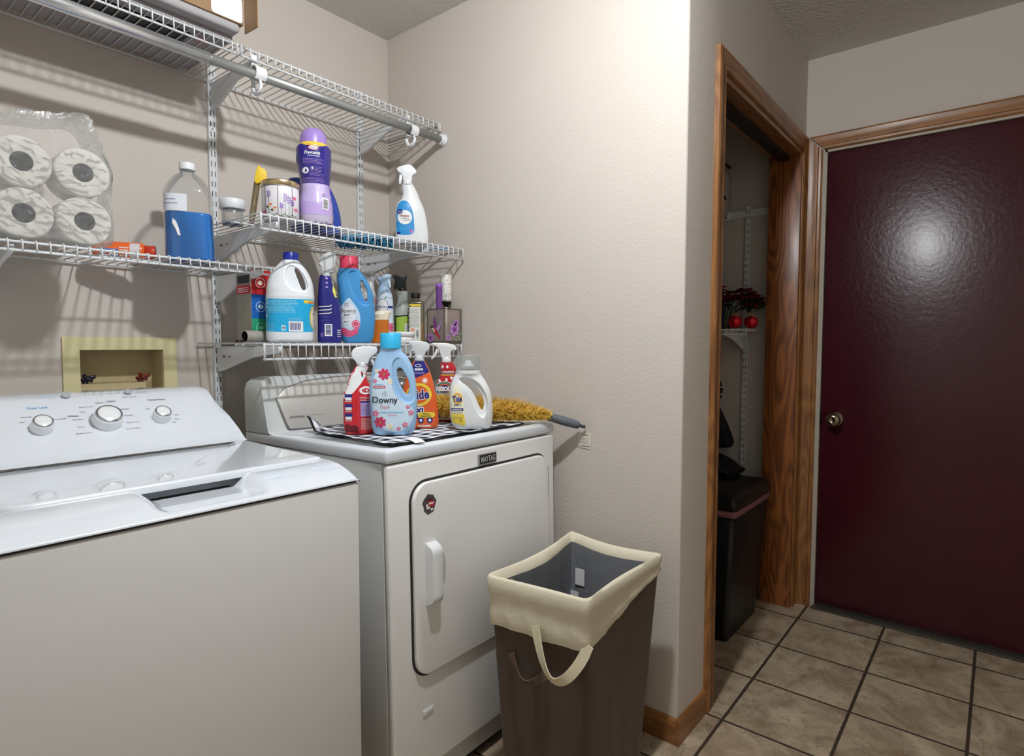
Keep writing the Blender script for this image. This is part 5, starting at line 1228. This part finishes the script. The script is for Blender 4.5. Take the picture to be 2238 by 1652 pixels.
pr = Print(flat((x0-.0002, y1, 0), (0, -1, 0), (0, 0, 1)), 60); pr.rect(8, 82, 182, 206, INK, 1); pr.rect(2, 88, 150, 176, RED, 1); pr.lines(10, 80, 155, 172, 3, WHITE, 2, .4, .1); pr.build('side_print', t)
# cardboard roll lying in front of the carton
def open_tube(name, label, cat, P, ax, L_, r, m_out, m_in, group=None):
    t = thing(name, label, cat, P, atan2(ax[1], ax[0]), group)
    b = NB(); lathe(b, [(r*.86, 0), (r, .0006), (r, L_-.0006), (r*.86, L_)], 32, axis='x', cap=False); obj('shell', b, m_out, t)
    b = NB(); lathe(b, [(r*.86, .0), (r*.84, .001), (r*.84, L_-.001), (.001, L_-.001)], 32, axis='x', cap=False); obj('hollow', b, m_in, t)
    return t
t = open_tube('patterned_roll', 'grey patterned roll with open black end in front of the carton', 'roll', (-.768, -.275, DL+.0185), (.98, .10), .075, .018, mat('roll_grey', '#98938a', .6, var=.25, vscale=60), BLACK)
t = item('plug', 'small dark cap at the left end of the lowest shelf', 'cap', -.782, -.27, DL)
b = NB(); lathe(b, [(.001, 0), (.010, .0005), (.011, .004), (.008, .008), (.001, .009)], 16); obj('knob_cap', b, mat('dark_wine', '#2a1014', .4), t)

# ---------- middle shelf ----------
t = item('spray_bottle', 'white window cleaner spray with blue oval label near the corner', 'spray bottle', -.20, -.36, DMm)
o1 = body('body', [(0, -42, 60, 20, 3), (4, -47, 65, 22, 3), (30, -49, 67, 24, 3), (48, -49, 65, 25, 3), (86, -48, 60, 25, 2.8), (123, -46, 52, 24, 2.6), (142, -40, 44, 21, 2.4), (157, -27, 37, 18, 2.2), (179, -23, 29, 15, 2), (200, -25, 18, 13, 2), (209, -24, 12, 12, 2)], mat('bottle_white', '#e2e5e6', .35, coat=.3), t)
sprayer(t, [(-22, 212), (11, 214), (9, 238), (26, 246), (25, 257), (6, 276), (-7, 276), (-43, 264), (-43, 251), (-22, 239)], [(-33, 249), (-38, 208), (-28, 206), (-22, 240)], PLAST, .012, nx=-.006, r=.0158, z0=.206, z1=.219)
pr = Print(wrap(o1.data), 6); AZ = mat('label_azure', '#2f8fcf', .35)
pr.poly(smoothpoly([(-30, 147), (-10, 148), (4, 132), (13, 105), (17, 60), (17, 28), (-43, 25), (-47, 60), (-47, 90), (-43, 130)], 2), AZ, 1); pr.ell(-16, 88, 25, 25, WHITE, 2); pr.ell(-33, 108, 9.5, 8, NAVY, 3); pr.lines(-39, -27, 105, 111, 2, WHITE, 4, .4, 0)
pr.text('Window', -17, 93, 34, 8, mat('print_rust', '#9a3f22', .4), 4, bold=.03); pr.text('Cleaner', -12, 84, 26, 5.5, INK, 4); pr.text('with ammonia', -8, 77, 22, 3.5, INK, 4); pr.rect(1, 14, 34, 46, LAV, 2); pr.rect(2, 8, 40, 45, RED, 3); pr.lines(-40, -12, 44, 54, 3, CYAN, 2, .3, .3); pr.ell(-38, 33, 7, 4, NAVY, 2)
pr.build('label', t)
# purple scent bead bottle
t = item('scent_bead_bottle', 'tall purple scent bead bottle with lilac cap on the middle shelf', 'bead bottle', -.588, -.375, DMm)
o1 = body('body', [(0, -40, 46, 40, 2.2), (4, -44, 51, 45, 2.2), (20, -48, 53, 47, 2.1), (53, -48, 52, 47, 2.1), (85, -45, 47, 44, 2.1), (120, -42, 42, 41, 2.1), (133, -43, 43, 42, 2.1), (165, -49, 46, 45, 2.1), (196, -54, 48, 47, 2.1), (226, -53, 48, 47, 2.1), (236, -49, 44, 43, 2.1), (242, -44, 39, 40, 2)], mat('sleeve_purple', '#2b2280', .28, coat=.5), t, 56)
b = NB(); lathe(b, [(.0415, .238), (.042, .241), (.0405, .249), (.0385, .265), (.034, .277), (.024, .287), (.010, .291), (.001, .292)], 48, (-.003, 0, 0)); obj('cap', b, mat('cap_lilac', '#a98ad6', .3, coat=.4, trans=.15), t)
b = NB(); lathe(b, [(.0475, .2285), (.0478, .2295), (.0442, .2405), (.0425, .2415)], 56, (-.0025, 0, 0), cap=False); o = obj('yellow_band', b, mat('band_yellow', '#e3bd45', .35), t)
pr = Print(wrap(o1.data), 7); LC = mat('sleeve_lilac', '#b7a0d6', .35)
pr.rect(-60, 60, 26, 120, LC, 1); pr.rect(-60, 60, 2, 27, mat('beads_pale', '#b8aec2', .5, var=.2, vscale=220), 1); pr.rect(-34, 27, 66, 118, mat('sleeve_lilac_pale', '#c9bbe2', .35), 2); pr.lines(-30, 22, 70, 116, 10, LAV, 3, .3, .3); pr.rect(4, 9, 62, 96, WHITE, 3)
pr.bars(20, 37, 44, 78, INK, WHITE, 3, horizontal=True); pr.text('S', 24, 86, 6, 9, INK, 3)
pr.text('4.5x LARGER', -3, 232.5, 30, 4.5, INK, 4, bold=.02); pr.ell(-4, 222, 15, 7, RED, 2); pr.ell(-4, 222, 12.5, 5.5, WHITE, 3); pr.lines(-13, 5, 219, 225, 2, NAVY, 4, .4, 0)
pr.text('Fragrance', -7, 206, 44, 13, WHITE, 3, bold=.02, shear=.3); pr.rect(-20, 14, 197.5, 199, WHITE, 3); pr.lines(-33, 27, 176, 192, 4, LAV, 3, .25, .15); pr.ell(-26, 156, 9, 9, WHITE, 3); pr.poly([(-26, 162), (-20, 154), (-28, 150)], NAVY, 4); pr.ell(-7, 163, 2.5, 4, WHITE, 3, 8); pr.lines(-14, 28, 142, 170, 7, LAV, 3, .22, .3); pr.lines(-33, 26, 124, 138, 4, LAV, 3, .25, .1)
pr.build('label', t)
# royal blue detergent jug behind
t = item('detergent_bottle', 'royal blue detergent bottle behind the purple bead bottle', 'detergent bottle', -.465, -.285, DMm)
rows = [(0, -128, 20, 30, 3), (4, -132, 25, 34, 3), (30, -134, 26, 36, 3), (60, -136, 24, 36, 3), (90, -138, 18, 35, 2.8), (120, -142, 8, 33, 2.6), (146, -145, -4, 30, 2.5), (164, -143, -16, 27, 2.4), (176, -132, -40, 20, 2.3)]
body('body', rows, mat('bottle_royal_blue', '#1c3f9e', .32, coat=.4), t)
# three wick candle
t = item('jar_candle', 'wide glass jar candle wrapped with lavender and bumblebee pattern', 'candle', -.69, -.355, DMm)
b = NB(); lathe(b, [(.001, 0), (.048, 0), (.051, .003), (.0515, .096), (.0505, .0975), (.049, .096)], 56, cap=False); o1 = obj('wax_jar', b, mat('jar_white_wax', '#e2dfe4', .3, coat=.4), t)
b = NB(); lathe(b, [(.0515, .0955), (.0535, .097), (.0535, .110), (.0525, .1115), (.0505, .1105), (.0505, .096)], 56, cap=False); obj('gold_rim', b, mat('pale_gold', '#cbb68c', .25, metal=.9), t)
b = NB()
for z in (.006, .094): lathe(b, [(.0519, z-.0006), (.0525, z), (.0519, z+.0006)], 56, cap=False)
for k in range(8):
    a = 2*pi*k/8-.15; box(b, .052*cos(a)-.0006, .052*cos(a)+.0006, .052*sin(a)-.0006, .052*sin(a)+.0006, .006, .094)
obj('wire_frame', b, mat('frame_dark', '#3b332c', .4), t)
pr = Print(wrap(o1.data), 5); GRN2 = mat('leaf_green', '#55704c', .5)
for cx, cz, h_ in ((-32, 62, 26), (12, 50, 34), (22, 46, 30), (31, 40, 24), (2, 30, 20)):
    pr.rect(cx-.5, cx+.5, 10, cz, GRN2, 1)
    for k in range(7): pr.ell(cx+2.6*(1 if k % 2 else -1), cz+k*h_/7*.7, 2.6, 2.2, mat('lavender_bloom', '#9a7cc0', .5), 2, 8)
for cx, cz in ((-34, 34), (-22, 24)): pr.ell(cx, cz, 5, 3.4, INK, 2, 10); pr.ell(cx+3, cz, 2, 3, YEL, 3, 8); pr.ell(cx-1, cz+4, 4, 2, PALEB, 2, 8); pr.ell(cx+6, cz+6, 5, 2.2, ORNG, 2, 8)
for k in range(12): pr.ell(-40+k*7, 10+3*sin(k*2), 4, 1.6, GRN2, 1.5, 8)
for x, z in ((36, 62), (40, 30), (-44, 20)): pr.flower(x, z, 6, PINK, RED, 2, 5, x, .4)
pr.build('painting', t)
# brush / yellow clip handle behind the candle
t = item('dish_wand', 'clear handled scrubber with yellow head leaning behind the candle', 'brush', -.715, -.27, DMm)
b = NB(); tube(b, [(-.019, 0, .0), (-.017, .0, .02), (-.001, 0, .124)], [.006, .009, .009], 14); obj('handle', b, clear_mat('clear_handle', '#d8d0bc', .75, .1, refl='#cfc5a8'), t)
plate('head', t, [(3, 176), (9, 166), (24, 162), (28, 132), (23, 124), (14, 126), (0, 117), (-8, 118), (-8, 140)], .010, mat('scrub_yellow', '#e6c022', .5), it=1, bev=.002)
# clear jar
t = item('plastic_jar', 'small clear round jar with white lid at the left of the middle shelf', 'jar', -.75, -.19, DMm)
CJ = clear_mat('clear_plastic', '#ecece8', .92, .07, refl='#ffffff', haze=.1)
b = NB(); lathe(b, [(.001, 0), (.028, .0), (.0305, .003), (.0305, .042), (.027, .047)], 40, (-.004, 0, 0), cap=False); obj('body', b, CJ, t)
b = NB(); lathe(b, [(.001, .001), (.029, .001), (.0295, .009), (.001, .0095)], 36, (-.004, 0, 0)); obj('contents', b, mat('gel_blue', '#3a6fb0', .3), t)
b = NB(); lathe(b, [(.036, .047), (.037, .048), (.037, .074), (.035, .0765), (.001, .077)], 48, (-.004, 0, 0)); obj('lid', b, PLAST, t)
# blue strands hanging through the shelf, and a blue pen-like stick
t = item('blue_scrub_cloth', 'shaggy blue duster cloth lying on the middle shelf', 'cloth', -.33, -.28, DMm)
b = NB(); rnd = random.Random(5); box(b, -.10, .09, -.07, .06, .0005, .012, bev=.004, mi=0)
for k in range(260):
    x, y = rnd.uniform(-.1, .09), rnd.uniform(-.07, .05); gx = round((x+.0)/.0254)*.0254
    tube(b, [(x, y, .004), (x+rnd.uniform(-.004, .004), y, -.008), (x+rnd.uniform(-.01, .01), y+rnd.uniform(-.006, .006), -.016-rnd.random()*.012)], [.0022, .002, .0014], 5)
obj('strands', b, mat('chenille_blue', '#3f94be', .9, var=.35, vscale=90), t)
t = thing('blue_toothbrush', 'slim bright blue stick lying at the corner end of the middle shelf', 'stick', (-.08, -.30, DMm+.005))
b = NB(); tube(b, [(-.05, .04, 0), (.0, -.005, 0), (.06, -.06, .0005), (.068, -.068, .0005)], [.003, .0045, .0045, .002], 10); obj('stick', b, mat('stick_blue', '#2596c9', .35), t)

# ---------- shelf at left ----------
t = item('liquid_bottle', 'large clear bottle half filled with bright blue liquid, white cap', 'bottle', -.875, -.21, DS_)
rows = [(0, -72, 50, 56, 4), (4, -75, 53, 60, 4), (53, -75, 52, 60, 4), (84, -75, 50, 60, 4), (137, -76, 49, 60, 4), (178, -77, 49, 60, 3.6), (199, -75, 46, 58, 3.2), (221, -64, 36, 48, 2.6), (243, -46, 18, 31, 2.2), (254, -32, 4, 18, 2), (262, -31, 3, 17, 2)]
o1 = body('shell', rows, clear_mat('clear_bottle', '#fafbfa', .97, .05, refl='#ffffff', haze=.01), t)
b = NB(); loft(b, [(2, -70, 48, 54, 4), (6, -73, 51, 58, 4), (53, -73, 50, 58, 4), (84, -73, 48, 58, 4), (133, -74, 47, 58, 4)], 20, 44)
LQ = mat('blue_liquid', '#0674cf', .1, coat=.3); obj('liquid', b, LQ, t)
cap('cap', t, -.0145, .259, .279, .0205, PLAST, ribs=1, n=64)
b = NB(); lathe(b, [(.0175, .252), (.0195, .254), (.0175, .258)], 32, (-.0145, 0, 0), cap=False); obj('neck_ring', b, clear_mat('clear_bottle', ''), t)
pr = Print(wrap(o1.data), 7); pr.rect(-77, -17, 134, 180, mat('label_translucent', '#d9dde6', .5), 1); pr.lines(-70, -40, 152, 174, 2, NAVY, 2, .15, .2)
pr.poly([(-52, 112), (-44, 104), (-38, 86), (-34, 66), (-40, 66), (-46, 84), (-54, 100)], WHITE, 1); pr.build('label', t)
# orange bottle lying down
A = V((-1.088, -.080, 0)); B_ = V((-.951, -.145, 0)); dr_ = (B_-A).normalized()
t = thing('lying_bottle', 'orange bottle lying on its side behind the blue liquid bottle', 'bottle', (A.x, A.y, DS_+.0255), atan2(dr_.y, dr_.x))
b = NB(); lathe(b, [(.001, 0), (.019, .001), (.0245, .006), (.0252, .02), (.0252, .115), (.022, .122), (.001, .123)], 32, axis='x'); o1 = obj('body', b, mat('bottle_orange_lying', '#e8692d', .3, coat=.3), t)
b = NB(); lathe(b, [(.001, .120), (.0195, .1205), (.0195, .146), (.018, .1485), (.001, .149)], 28, axis='x'); obj('cap', b, mat('cap_red_orange', '#c93a20', .35, coat=.3), t)
pr = Print(wrap(o1.data), 6); pr.rect(88, 112, -20, 20, mat('band_white', '#d8d3d6', .4), 1); pr.rect(18, 62, -20, 2, mat('band_blue', '#5f86c9', .4), 1); pr.rect(20, 60, -16, -4, WHITE, 2); pr.lines(64, 86, -16, 12, 4, WHITE, 1, .4, .2); pr.rect(24, 40, -13, -7, RED, 3); pr.build('label', t)
# toilet paper rolls in film
TPM = mat('tissue_white', '#e6e2d8', .95, bump=.25, bscale=120, bdist=.001); CORE = mat('core_hole_shade', '#2e2622', .95)  # core near black: shade inside the hole put into its colour
lbls = {(0, 0): 'white toilet roll, lower right of the pack on the left shelf', (0, 1): 'white toilet roll, upper right of the pack on the left shelf', (1, 0): 'white toilet roll, lower left of the pack, beside the picture edge', (1, 1): 'white toilet roll, upper left of the pack, beside the picture edge'}
r_ = .0570; first = None
for (i, j), la in lbls.items():
    x, z = -1.164-.116*i, DS_+.004+r_+.0003+j*(2*r_+.0005)
    if first is None:
        t = thing('toilet_paper_roll', la, 'toilet roll', (x, -.297, z), 0, 'toilet rolls in the plastic pack')
        b = NB(); lathe(b, [(.0215, .001), (.024, .0), (r_-.005, .0), (r_-.0015, .0015), (r_, .006), (r_, .094), (r_-.0015, .0985), (.0215, .1)], 56, axis='y', cap=False); obj('paper', b, TPM, t)
        b = NB(); lathe(b, [(.0215, .0005), (.0207, .0008), (.0207, .0992), (.0215, .0995)], 40, axis='y', cap=False); lathe(b, [(.0207, .055), (.001, .055)], 40, axis='y', cap=False); obj('core', b, CORE, t)
        first = t
    else:
        c = first.copy(); COL.objects.link(c); c.location = (x, -.297, z); c['label'] = la
        for ch in first.children:
            d = ch.copy(); COL.objects.link(d); d.parent = c
from mathutils import noise
b = NB(); cx_, cz_ = -1.255, 1.545
outl = [(-1.103, 1.43), (-1.101, 1.47), (-1.103, 1.515), (-1.108, 1.533), (-1.103, 1.55), (-1.101, 1.59), (-1.104, 1.625), (-1.118, 1.655), (-1.132, 1.675), (-1.134, 1.70), (-1.142, 1.722), (-1.165, 1.732), (-1.19, 1.722), (-1.225, 1.712), (-1.26, 1.71), (-1.30, 1.70), (-1.345, 1.68), (-1.352, 1.6), (-1.345, 1.53), (-1.352, 1.47), (-1.335, 1.4225), (-1.28, 1.4205), (-1.222, 1.4225), (-1.165, 1.4205), (-1.125, 1.4215)]
outl = smoothpoly(outl, 3); rs = []
for y, k in [(-.3045, .03+.93*q/34) for q in range(35)]+[(-.300, .975), (-.290, 1), (-.275, 1.0), (-.26, 1.0), (-.24, 1.0), (-.22, 1.0), (-.19, .97)]:
    R_ = []
    for x, z in outl:
        p = V((cx_+(x-cx_)*k, y, cz_+(z-cz_)*k))
        loose = max(0, (p.z-1.652)/.07)
        q_ = V((p.x*1.0+p.z*.8, p.y, p.z*1.6-p.x*.5)); n_ = (1-abs(noise.noise(q_*34))*2.2)*.0026+(1-abs(noise.noise(q_*85))*2)*.0016
        if k < .99: p.y += -abs(n_)*1.2+loose*.035
        elif k == 1.0 and z > 1.66: p.z += n_*2; p.x += n_
        R_.append(p)
    rs.append(R_)
rings(b, rs, cap=False); bmesh.ops.recalc_face_normals(b, faces=b.faces)
t = thing('plastic_wrapper', 'crinkled clear plastic wrapper around the toilet rolls', 'wrapper', (-1.255, -.25, DS_))
obj('film', b, clear_mat('crinkled_film', '#ffffff', .90, .16, bump=1.0, bscale=55, bdist=.02, refl='#ffffff', haze=.09, fm=.6), t, world=True, angle=180)
b = NB(); pts = []
for k in range(14): a = k/13; pts.append(V((-1.1015+.006*sin(a*3)-.02*a*a, -.285, 1.575+.075*a)))
for i in range(13):
    p, q = pts[i], pts[i+1]; b.faces.new([b.verts.new(p), b.verts.new(q), b.verts.new(q+V((.001, .012+.004*sin(i), 0))), b.verts.new(p+V((.001, .012+.004*sin(i-1), 0)))])
o = obj('green_seam', b, mat('seam_green', '#6aa35c', .4), t, world=True)

# ================================================================== closet
GC = 'closet shelving'
M_ = -pi/2
slotted_rail('closet_rail', 'white slotted rail on the dark closet wall', ((W, -1.066, 0), -pi/2), .61, 1.842, None)
t = thing('hang_track', 'white horizontal track across the top of the closet rail', 'track', (W, -.86, 1.79))
b = NB(); box(b, W-.012, W-.0005, -1.17, -.96, 1.788, 1.822); box(b, W-.03, W-.0005, -.978, -.945, 1.782, 1.826, bev=.002); obj('track', b, WIRE, t, world=True)
b = NB()
for z in (1.79, 1.802, 1.814): box(b, W-.0308, W-.0298, -.974, -.964, z, z+.006)
obj('end_slots', b, SLOT, t, world=True)
wire_shelf('white wire shelf in the dark closet holding red flowers', ((W-.001, -1.165+.50, 1.256), -pi/2), .50, .305, .024, None)
# ^ local x runs toward -y, local -y runs toward -x
bracket('white bracket under the closet shelf', ((W, -1.066, 1.256), -pi/2), .32, None, mark=False)
# artificial poinsettias
t = thing('poinsettia', 'dark red artificial poinsettia bunch on the closet shelf', 'artificial flower', (1.12, -.99, 1.258))
rnd = random.Random(11); b = NB()
RP = mat('petal_red', '#8c1626', .6, var=.3, vscale=40); GP = mat('leaf_dark', '#1f3a22', .6)
def leaf(b, P, d, ln, wd, mi):
    s_ = d.cross(V((0, 0, 1)));
    if s_.length < .1: s_ = V((1, 0, 0))
    s_.normalize(); n_ = s_.cross(d).normalized()
    v = [b.verts.new(q) for q in (P, P+d*ln*.4+s_*wd+n_*.004, P+d*ln*.4+n_*-.004, P+d*ln*.4-s_*wd+n_*.004, P+d*ln-n_*.012)]
    for f in ((0, 2, 1), (0, 3, 2), (1, 2, 4), (2, 3, 4)): b.faces.new([v[k] for k in f]).material_index = mi
heads = [(1.20, -1.12, 1.415), (1.11, -1.08, 1.405), (1.05, -1.04, 1.40), (1.0, -.97, 1.395), (1.08, -1.0, 1.44), (1.15, -1.10, 1.435), (1.22, -1.14, 1.395), (1.19, -1.09, 1.40), (1.13, -1.05, 1.425), (1.07, -.99, 1.425), (1.02, -.94, 1.41), (1.17, -1.12, 1.37), (1.09, -1.03, 1.385), (1.0, -.92, 1.37), (1.21, -1.13, 1.385)]
for hx, hy, hz in heads:
    P = V((hx, hy, hz))
    for k in range(13):
        a = k*2.4; e_ = rnd.uniform(-.25, .55); d = V((cos(a)*cos(e_), sin(a)*cos(e_), sin(e_))); leaf(b, P, d, rnd.uniform(.034, .048), rnd.uniform(.014, .019), 0)
o = obj('petals', b, [RP], t, world=True, angle=180)
b = NB()
for hx, hy, hz in heads:
    P = V((hx, hy, hz-.012))
    for k in range(5): a = k*1.3+hx*9; d = V((cos(a), sin(a), rnd.uniform(-.5, .1))).normalized(); leaf(b, P, d, .055, .014, 0)
    tube(b, [P, P.lerp(V((1.12, -1.0, 1.33)), .5), V((1.12+(hx-1.12)*.25, -1.0+(hy+1)*.25, 1.262))], .0025, 6)
obj('leaves', b, GP, t, world=True, angle=180)
RS = mat('ornament_red', '#d81f2c', .18, metal=.6, bump=.4, bscale=30, bdist=.01)
for x, y, la in ((1.085, -1.08, 'shiny red ball ornament on the left of the closet shelf'), (1.165, -1.125, 'shiny red ball ornament with straw bow on the closet shelf')):
    t = thing('ball_ornament', la, 'ornament', (x, y, 1.2595), 0, 'red ornaments on the closet shelf')
    b = NB(); r_ = .031; lathe(b, [(.001, 0)]+[(r_*sin(pi*k/14), r_-r_*cos(pi*k/14)) for k in range(1, 14)]+[(.001, 2*r_)], 20); obj('ball', b, RS, t)
    b = NB(); tube(b, [(-.016, -.01, 2*r_+.014), (-.006, -.012, 2*r_+.004), (.01, -.012, 2*r_-.004), (.016, -.012, 2*r_-.008)], [.0015, .003, .003, .0015], 6); tube(b, [(.016, -.01, 2*r_+.014), (.006, -.013, 2*r_+.004), (-.01, -.013, 2*r_-.004)], [.0015, .003, .002], 6)
    lathe(b, [(.001, 2*r_-.001), (.006, 2*r_-.001), (.005, 2*r_+.006), (.001, 2*r_+.007)], 10); b.transform(Matrix.Rotation(face_cam(x, y), 4, 'Z')); obj('bow', b, mat('straw', '#b99a62', .6), t)
t = thing('blue_bottle', 'tall blue plastic bottle left of the red flowers on the closet shelf', 'bottle', (1.225, -.945, 1.2585), face_cam(1.225, -.945))
o1 = body('body', [(0, -34, 34, 26, 3), (90, -36, 36, 28, 3), (130, -32, 34, 26, 2.6), (165, -18, 26, 18, 2), (185, -12, 12, 12, 2)], mat('bottle_steel_blue', '#27508f', .35, coat=.2), t, 32)
pr = Print(wrap(o1.data), 8); pr.ell(-6, 60, 24, 42, PALEB, 1); pr.lines(-28, 30, 120, 140, 3, WHITE, 1, .4, .3); pr.build('label', t)
# black bin
t = thing('trash_bin', 'tall black swing-top bin with pink bag edge inside the closet', 'trash bin', (.9, -1.03, 0))
BK = mat('bin_black', '#101113', .45, coat=.1)
B4 = [(.695, -1.208), (1.062, -1.208), (1.062, -.90), (.695, -.90)]; T4 = [(.712, -1.222), (1.175, -1.222), (1.175, -.88), (.712, -.88)]
def quadring(C, z, r=.022, n=5):
    o_ = []; 
    for k in range(4):
        p = V((*C[k], z)); a = V((*C[k-1], z)); c = V((*C[(k+1) % 4], z)); da = (a-p).normalized(); dc = (c-p).normalized()
        for i in range(n+1):
            u = i/n; o_.append((p+da*r)*(1-u)**2+p*2*u*(1-u)+(p+dc*r)*u*u)
    return o_
def lerp4(k): return [(B4[i][0]*(1-k)+T4[i][0]*k, B4[i][1]*(1-k)+T4[i][1]*k) for i in range(4)]
b = NB(); rings(b, [quadring(lerp4(k), .004+.506*k) for k in (0, .02, .3, .6, 1)]); obj('body', b, BK, t, world=True)
b = NB(); ex = [(x+(.004 if x > .9 else -.004), y+(.004 if y > -1 else -.004)) for x, y in T4]; rings(b, [quadring(ex, .500), quadring(ex, .530)]); o = obj('bag_edge', b, mat('bag_pink', '#9a6a70', .6), t, world=True); o['label'] = 'pink bag edge'
ex2 = [(x+(.007 if x > .9 else -.007), y+(.007 if y > -1 else -.007)) for x, y in T4]
b = NB(); rings(b, [quadring(ex2, .528), quadring(ex2, .556), quadring([(x*.98+.9*.02, y*.98-1.05*.02) for x, y in ex2], .566), quadring([(x*.9+.94*.1, y*.9-1.05*.1) for x, y in ex2], .585)]); obj('lid', b, BK, t, world=True)
b = NB(); box(b, .672, .700, -1.15, -1.02, .006, .022, bev=.004); obj('pedal', b, mat('pedal_steel', '#6f7278', .3, metal=.8), t, world=True)
b = NB(); box(b, .698, .7015, -1.13, -1.08, .36, .47, bev=.001); obj('bin_sticker', b, mat('sticker_grey', '#9aa0a8', .5), t, world=True)
# dark bags hanging along the closet's right wall
def bag(name, label, cat, pts, x0, x1, m, group=None, bev=.02):
    t = thing(name, label, cat, ((x0+x1)/2, sum(p[0] for p in pts)/len(pts), min(p[1] for p in pts)), 0, group)
    b = NB(); prism(b, smoothpoly(pts, 2), x0, x1, plane='yz', bev=bev, seg=4); obj('fabric', b, m, t, world=True, angle=70); return t
FB = mat('black_nylon', '#0d0e10', .7, bump=.6, bscale=18, bdist=.02)
bag('black_bag', 'black fabric bag slumped on the closet bin lid', 'bag', [(-.86, .5905), (-1.095, .5905), (-1.105, .60), (-1.06, .645), (-.99, .672), (-.93, .677), (-.86, .66)], 1.0, 1.2, FB)
t = bag('hanging_jacket', 'black garment hanging low on the closet wall above the bin', 'garment', [(-.84, .685), (-.96, .690), (-1.028, .697), (-1.030, .725), (-1.005, .79), (-.965, .87), (-.945, .91), (-.90, .95), (-.84, .95)], 1.19, 1.27, FB, bev=.015)
b = NB(); tube(b, [(1.25, -.935, .91), (1.25, -.958, .93), (1.25, -.966, .97), (1.25, -.957, 1.005), (1.25, -.935, 1.02), (1.25, -.915, .99)], .008, 8); obj('strap', b, FB, t, world=True)
t = thing('wall_hook_rack', 'pale two-bar hook rack holding the black garment in the closet', 'hook rack', (W, -.9, .96))
b = NB()
for z in (.945, .978): tube(b, [(W-.001, -.90, z), (1.25, -.90, z), (1.243, -.905, z), (1.243, -.972, z+.004)], .003, 8)
obj('bars', b, WIRE, t, world=True)
t = bag('white_bag', 'white bag with black straps hanging high in the closet', 'bag', [(-.86, 1.79), (-.965, 1.79), (-.985, 1.83), (-.992, 1.99), (-.975, 2.02), (-.86, 2.03)], 1.20, 1.27, mat('bag_white', '#a8a29a', .7, bump=.3, bscale=20, bdist=.02), bev=.012)
b = NB(); tube(b, [(1.196, -.93, 1.975), (1.195, -.958, 1.92), (1.196, -.988, 1.868), (1.195, -.965, 1.888), (1.196, -.94, 1.885)], .004, 8)
tube(b, [(1.235, -.94, 2.03), (1.235, -.965, 2.045), (1.235, -.992, 2.02)], .006, 8); tube(b, [(1.24, -.945, 2.03), (1.25, -.948, 2.2), (W-.002, -.95, 2.28)], .006, 8); obj('straps', b, BLACK, t, world=True)
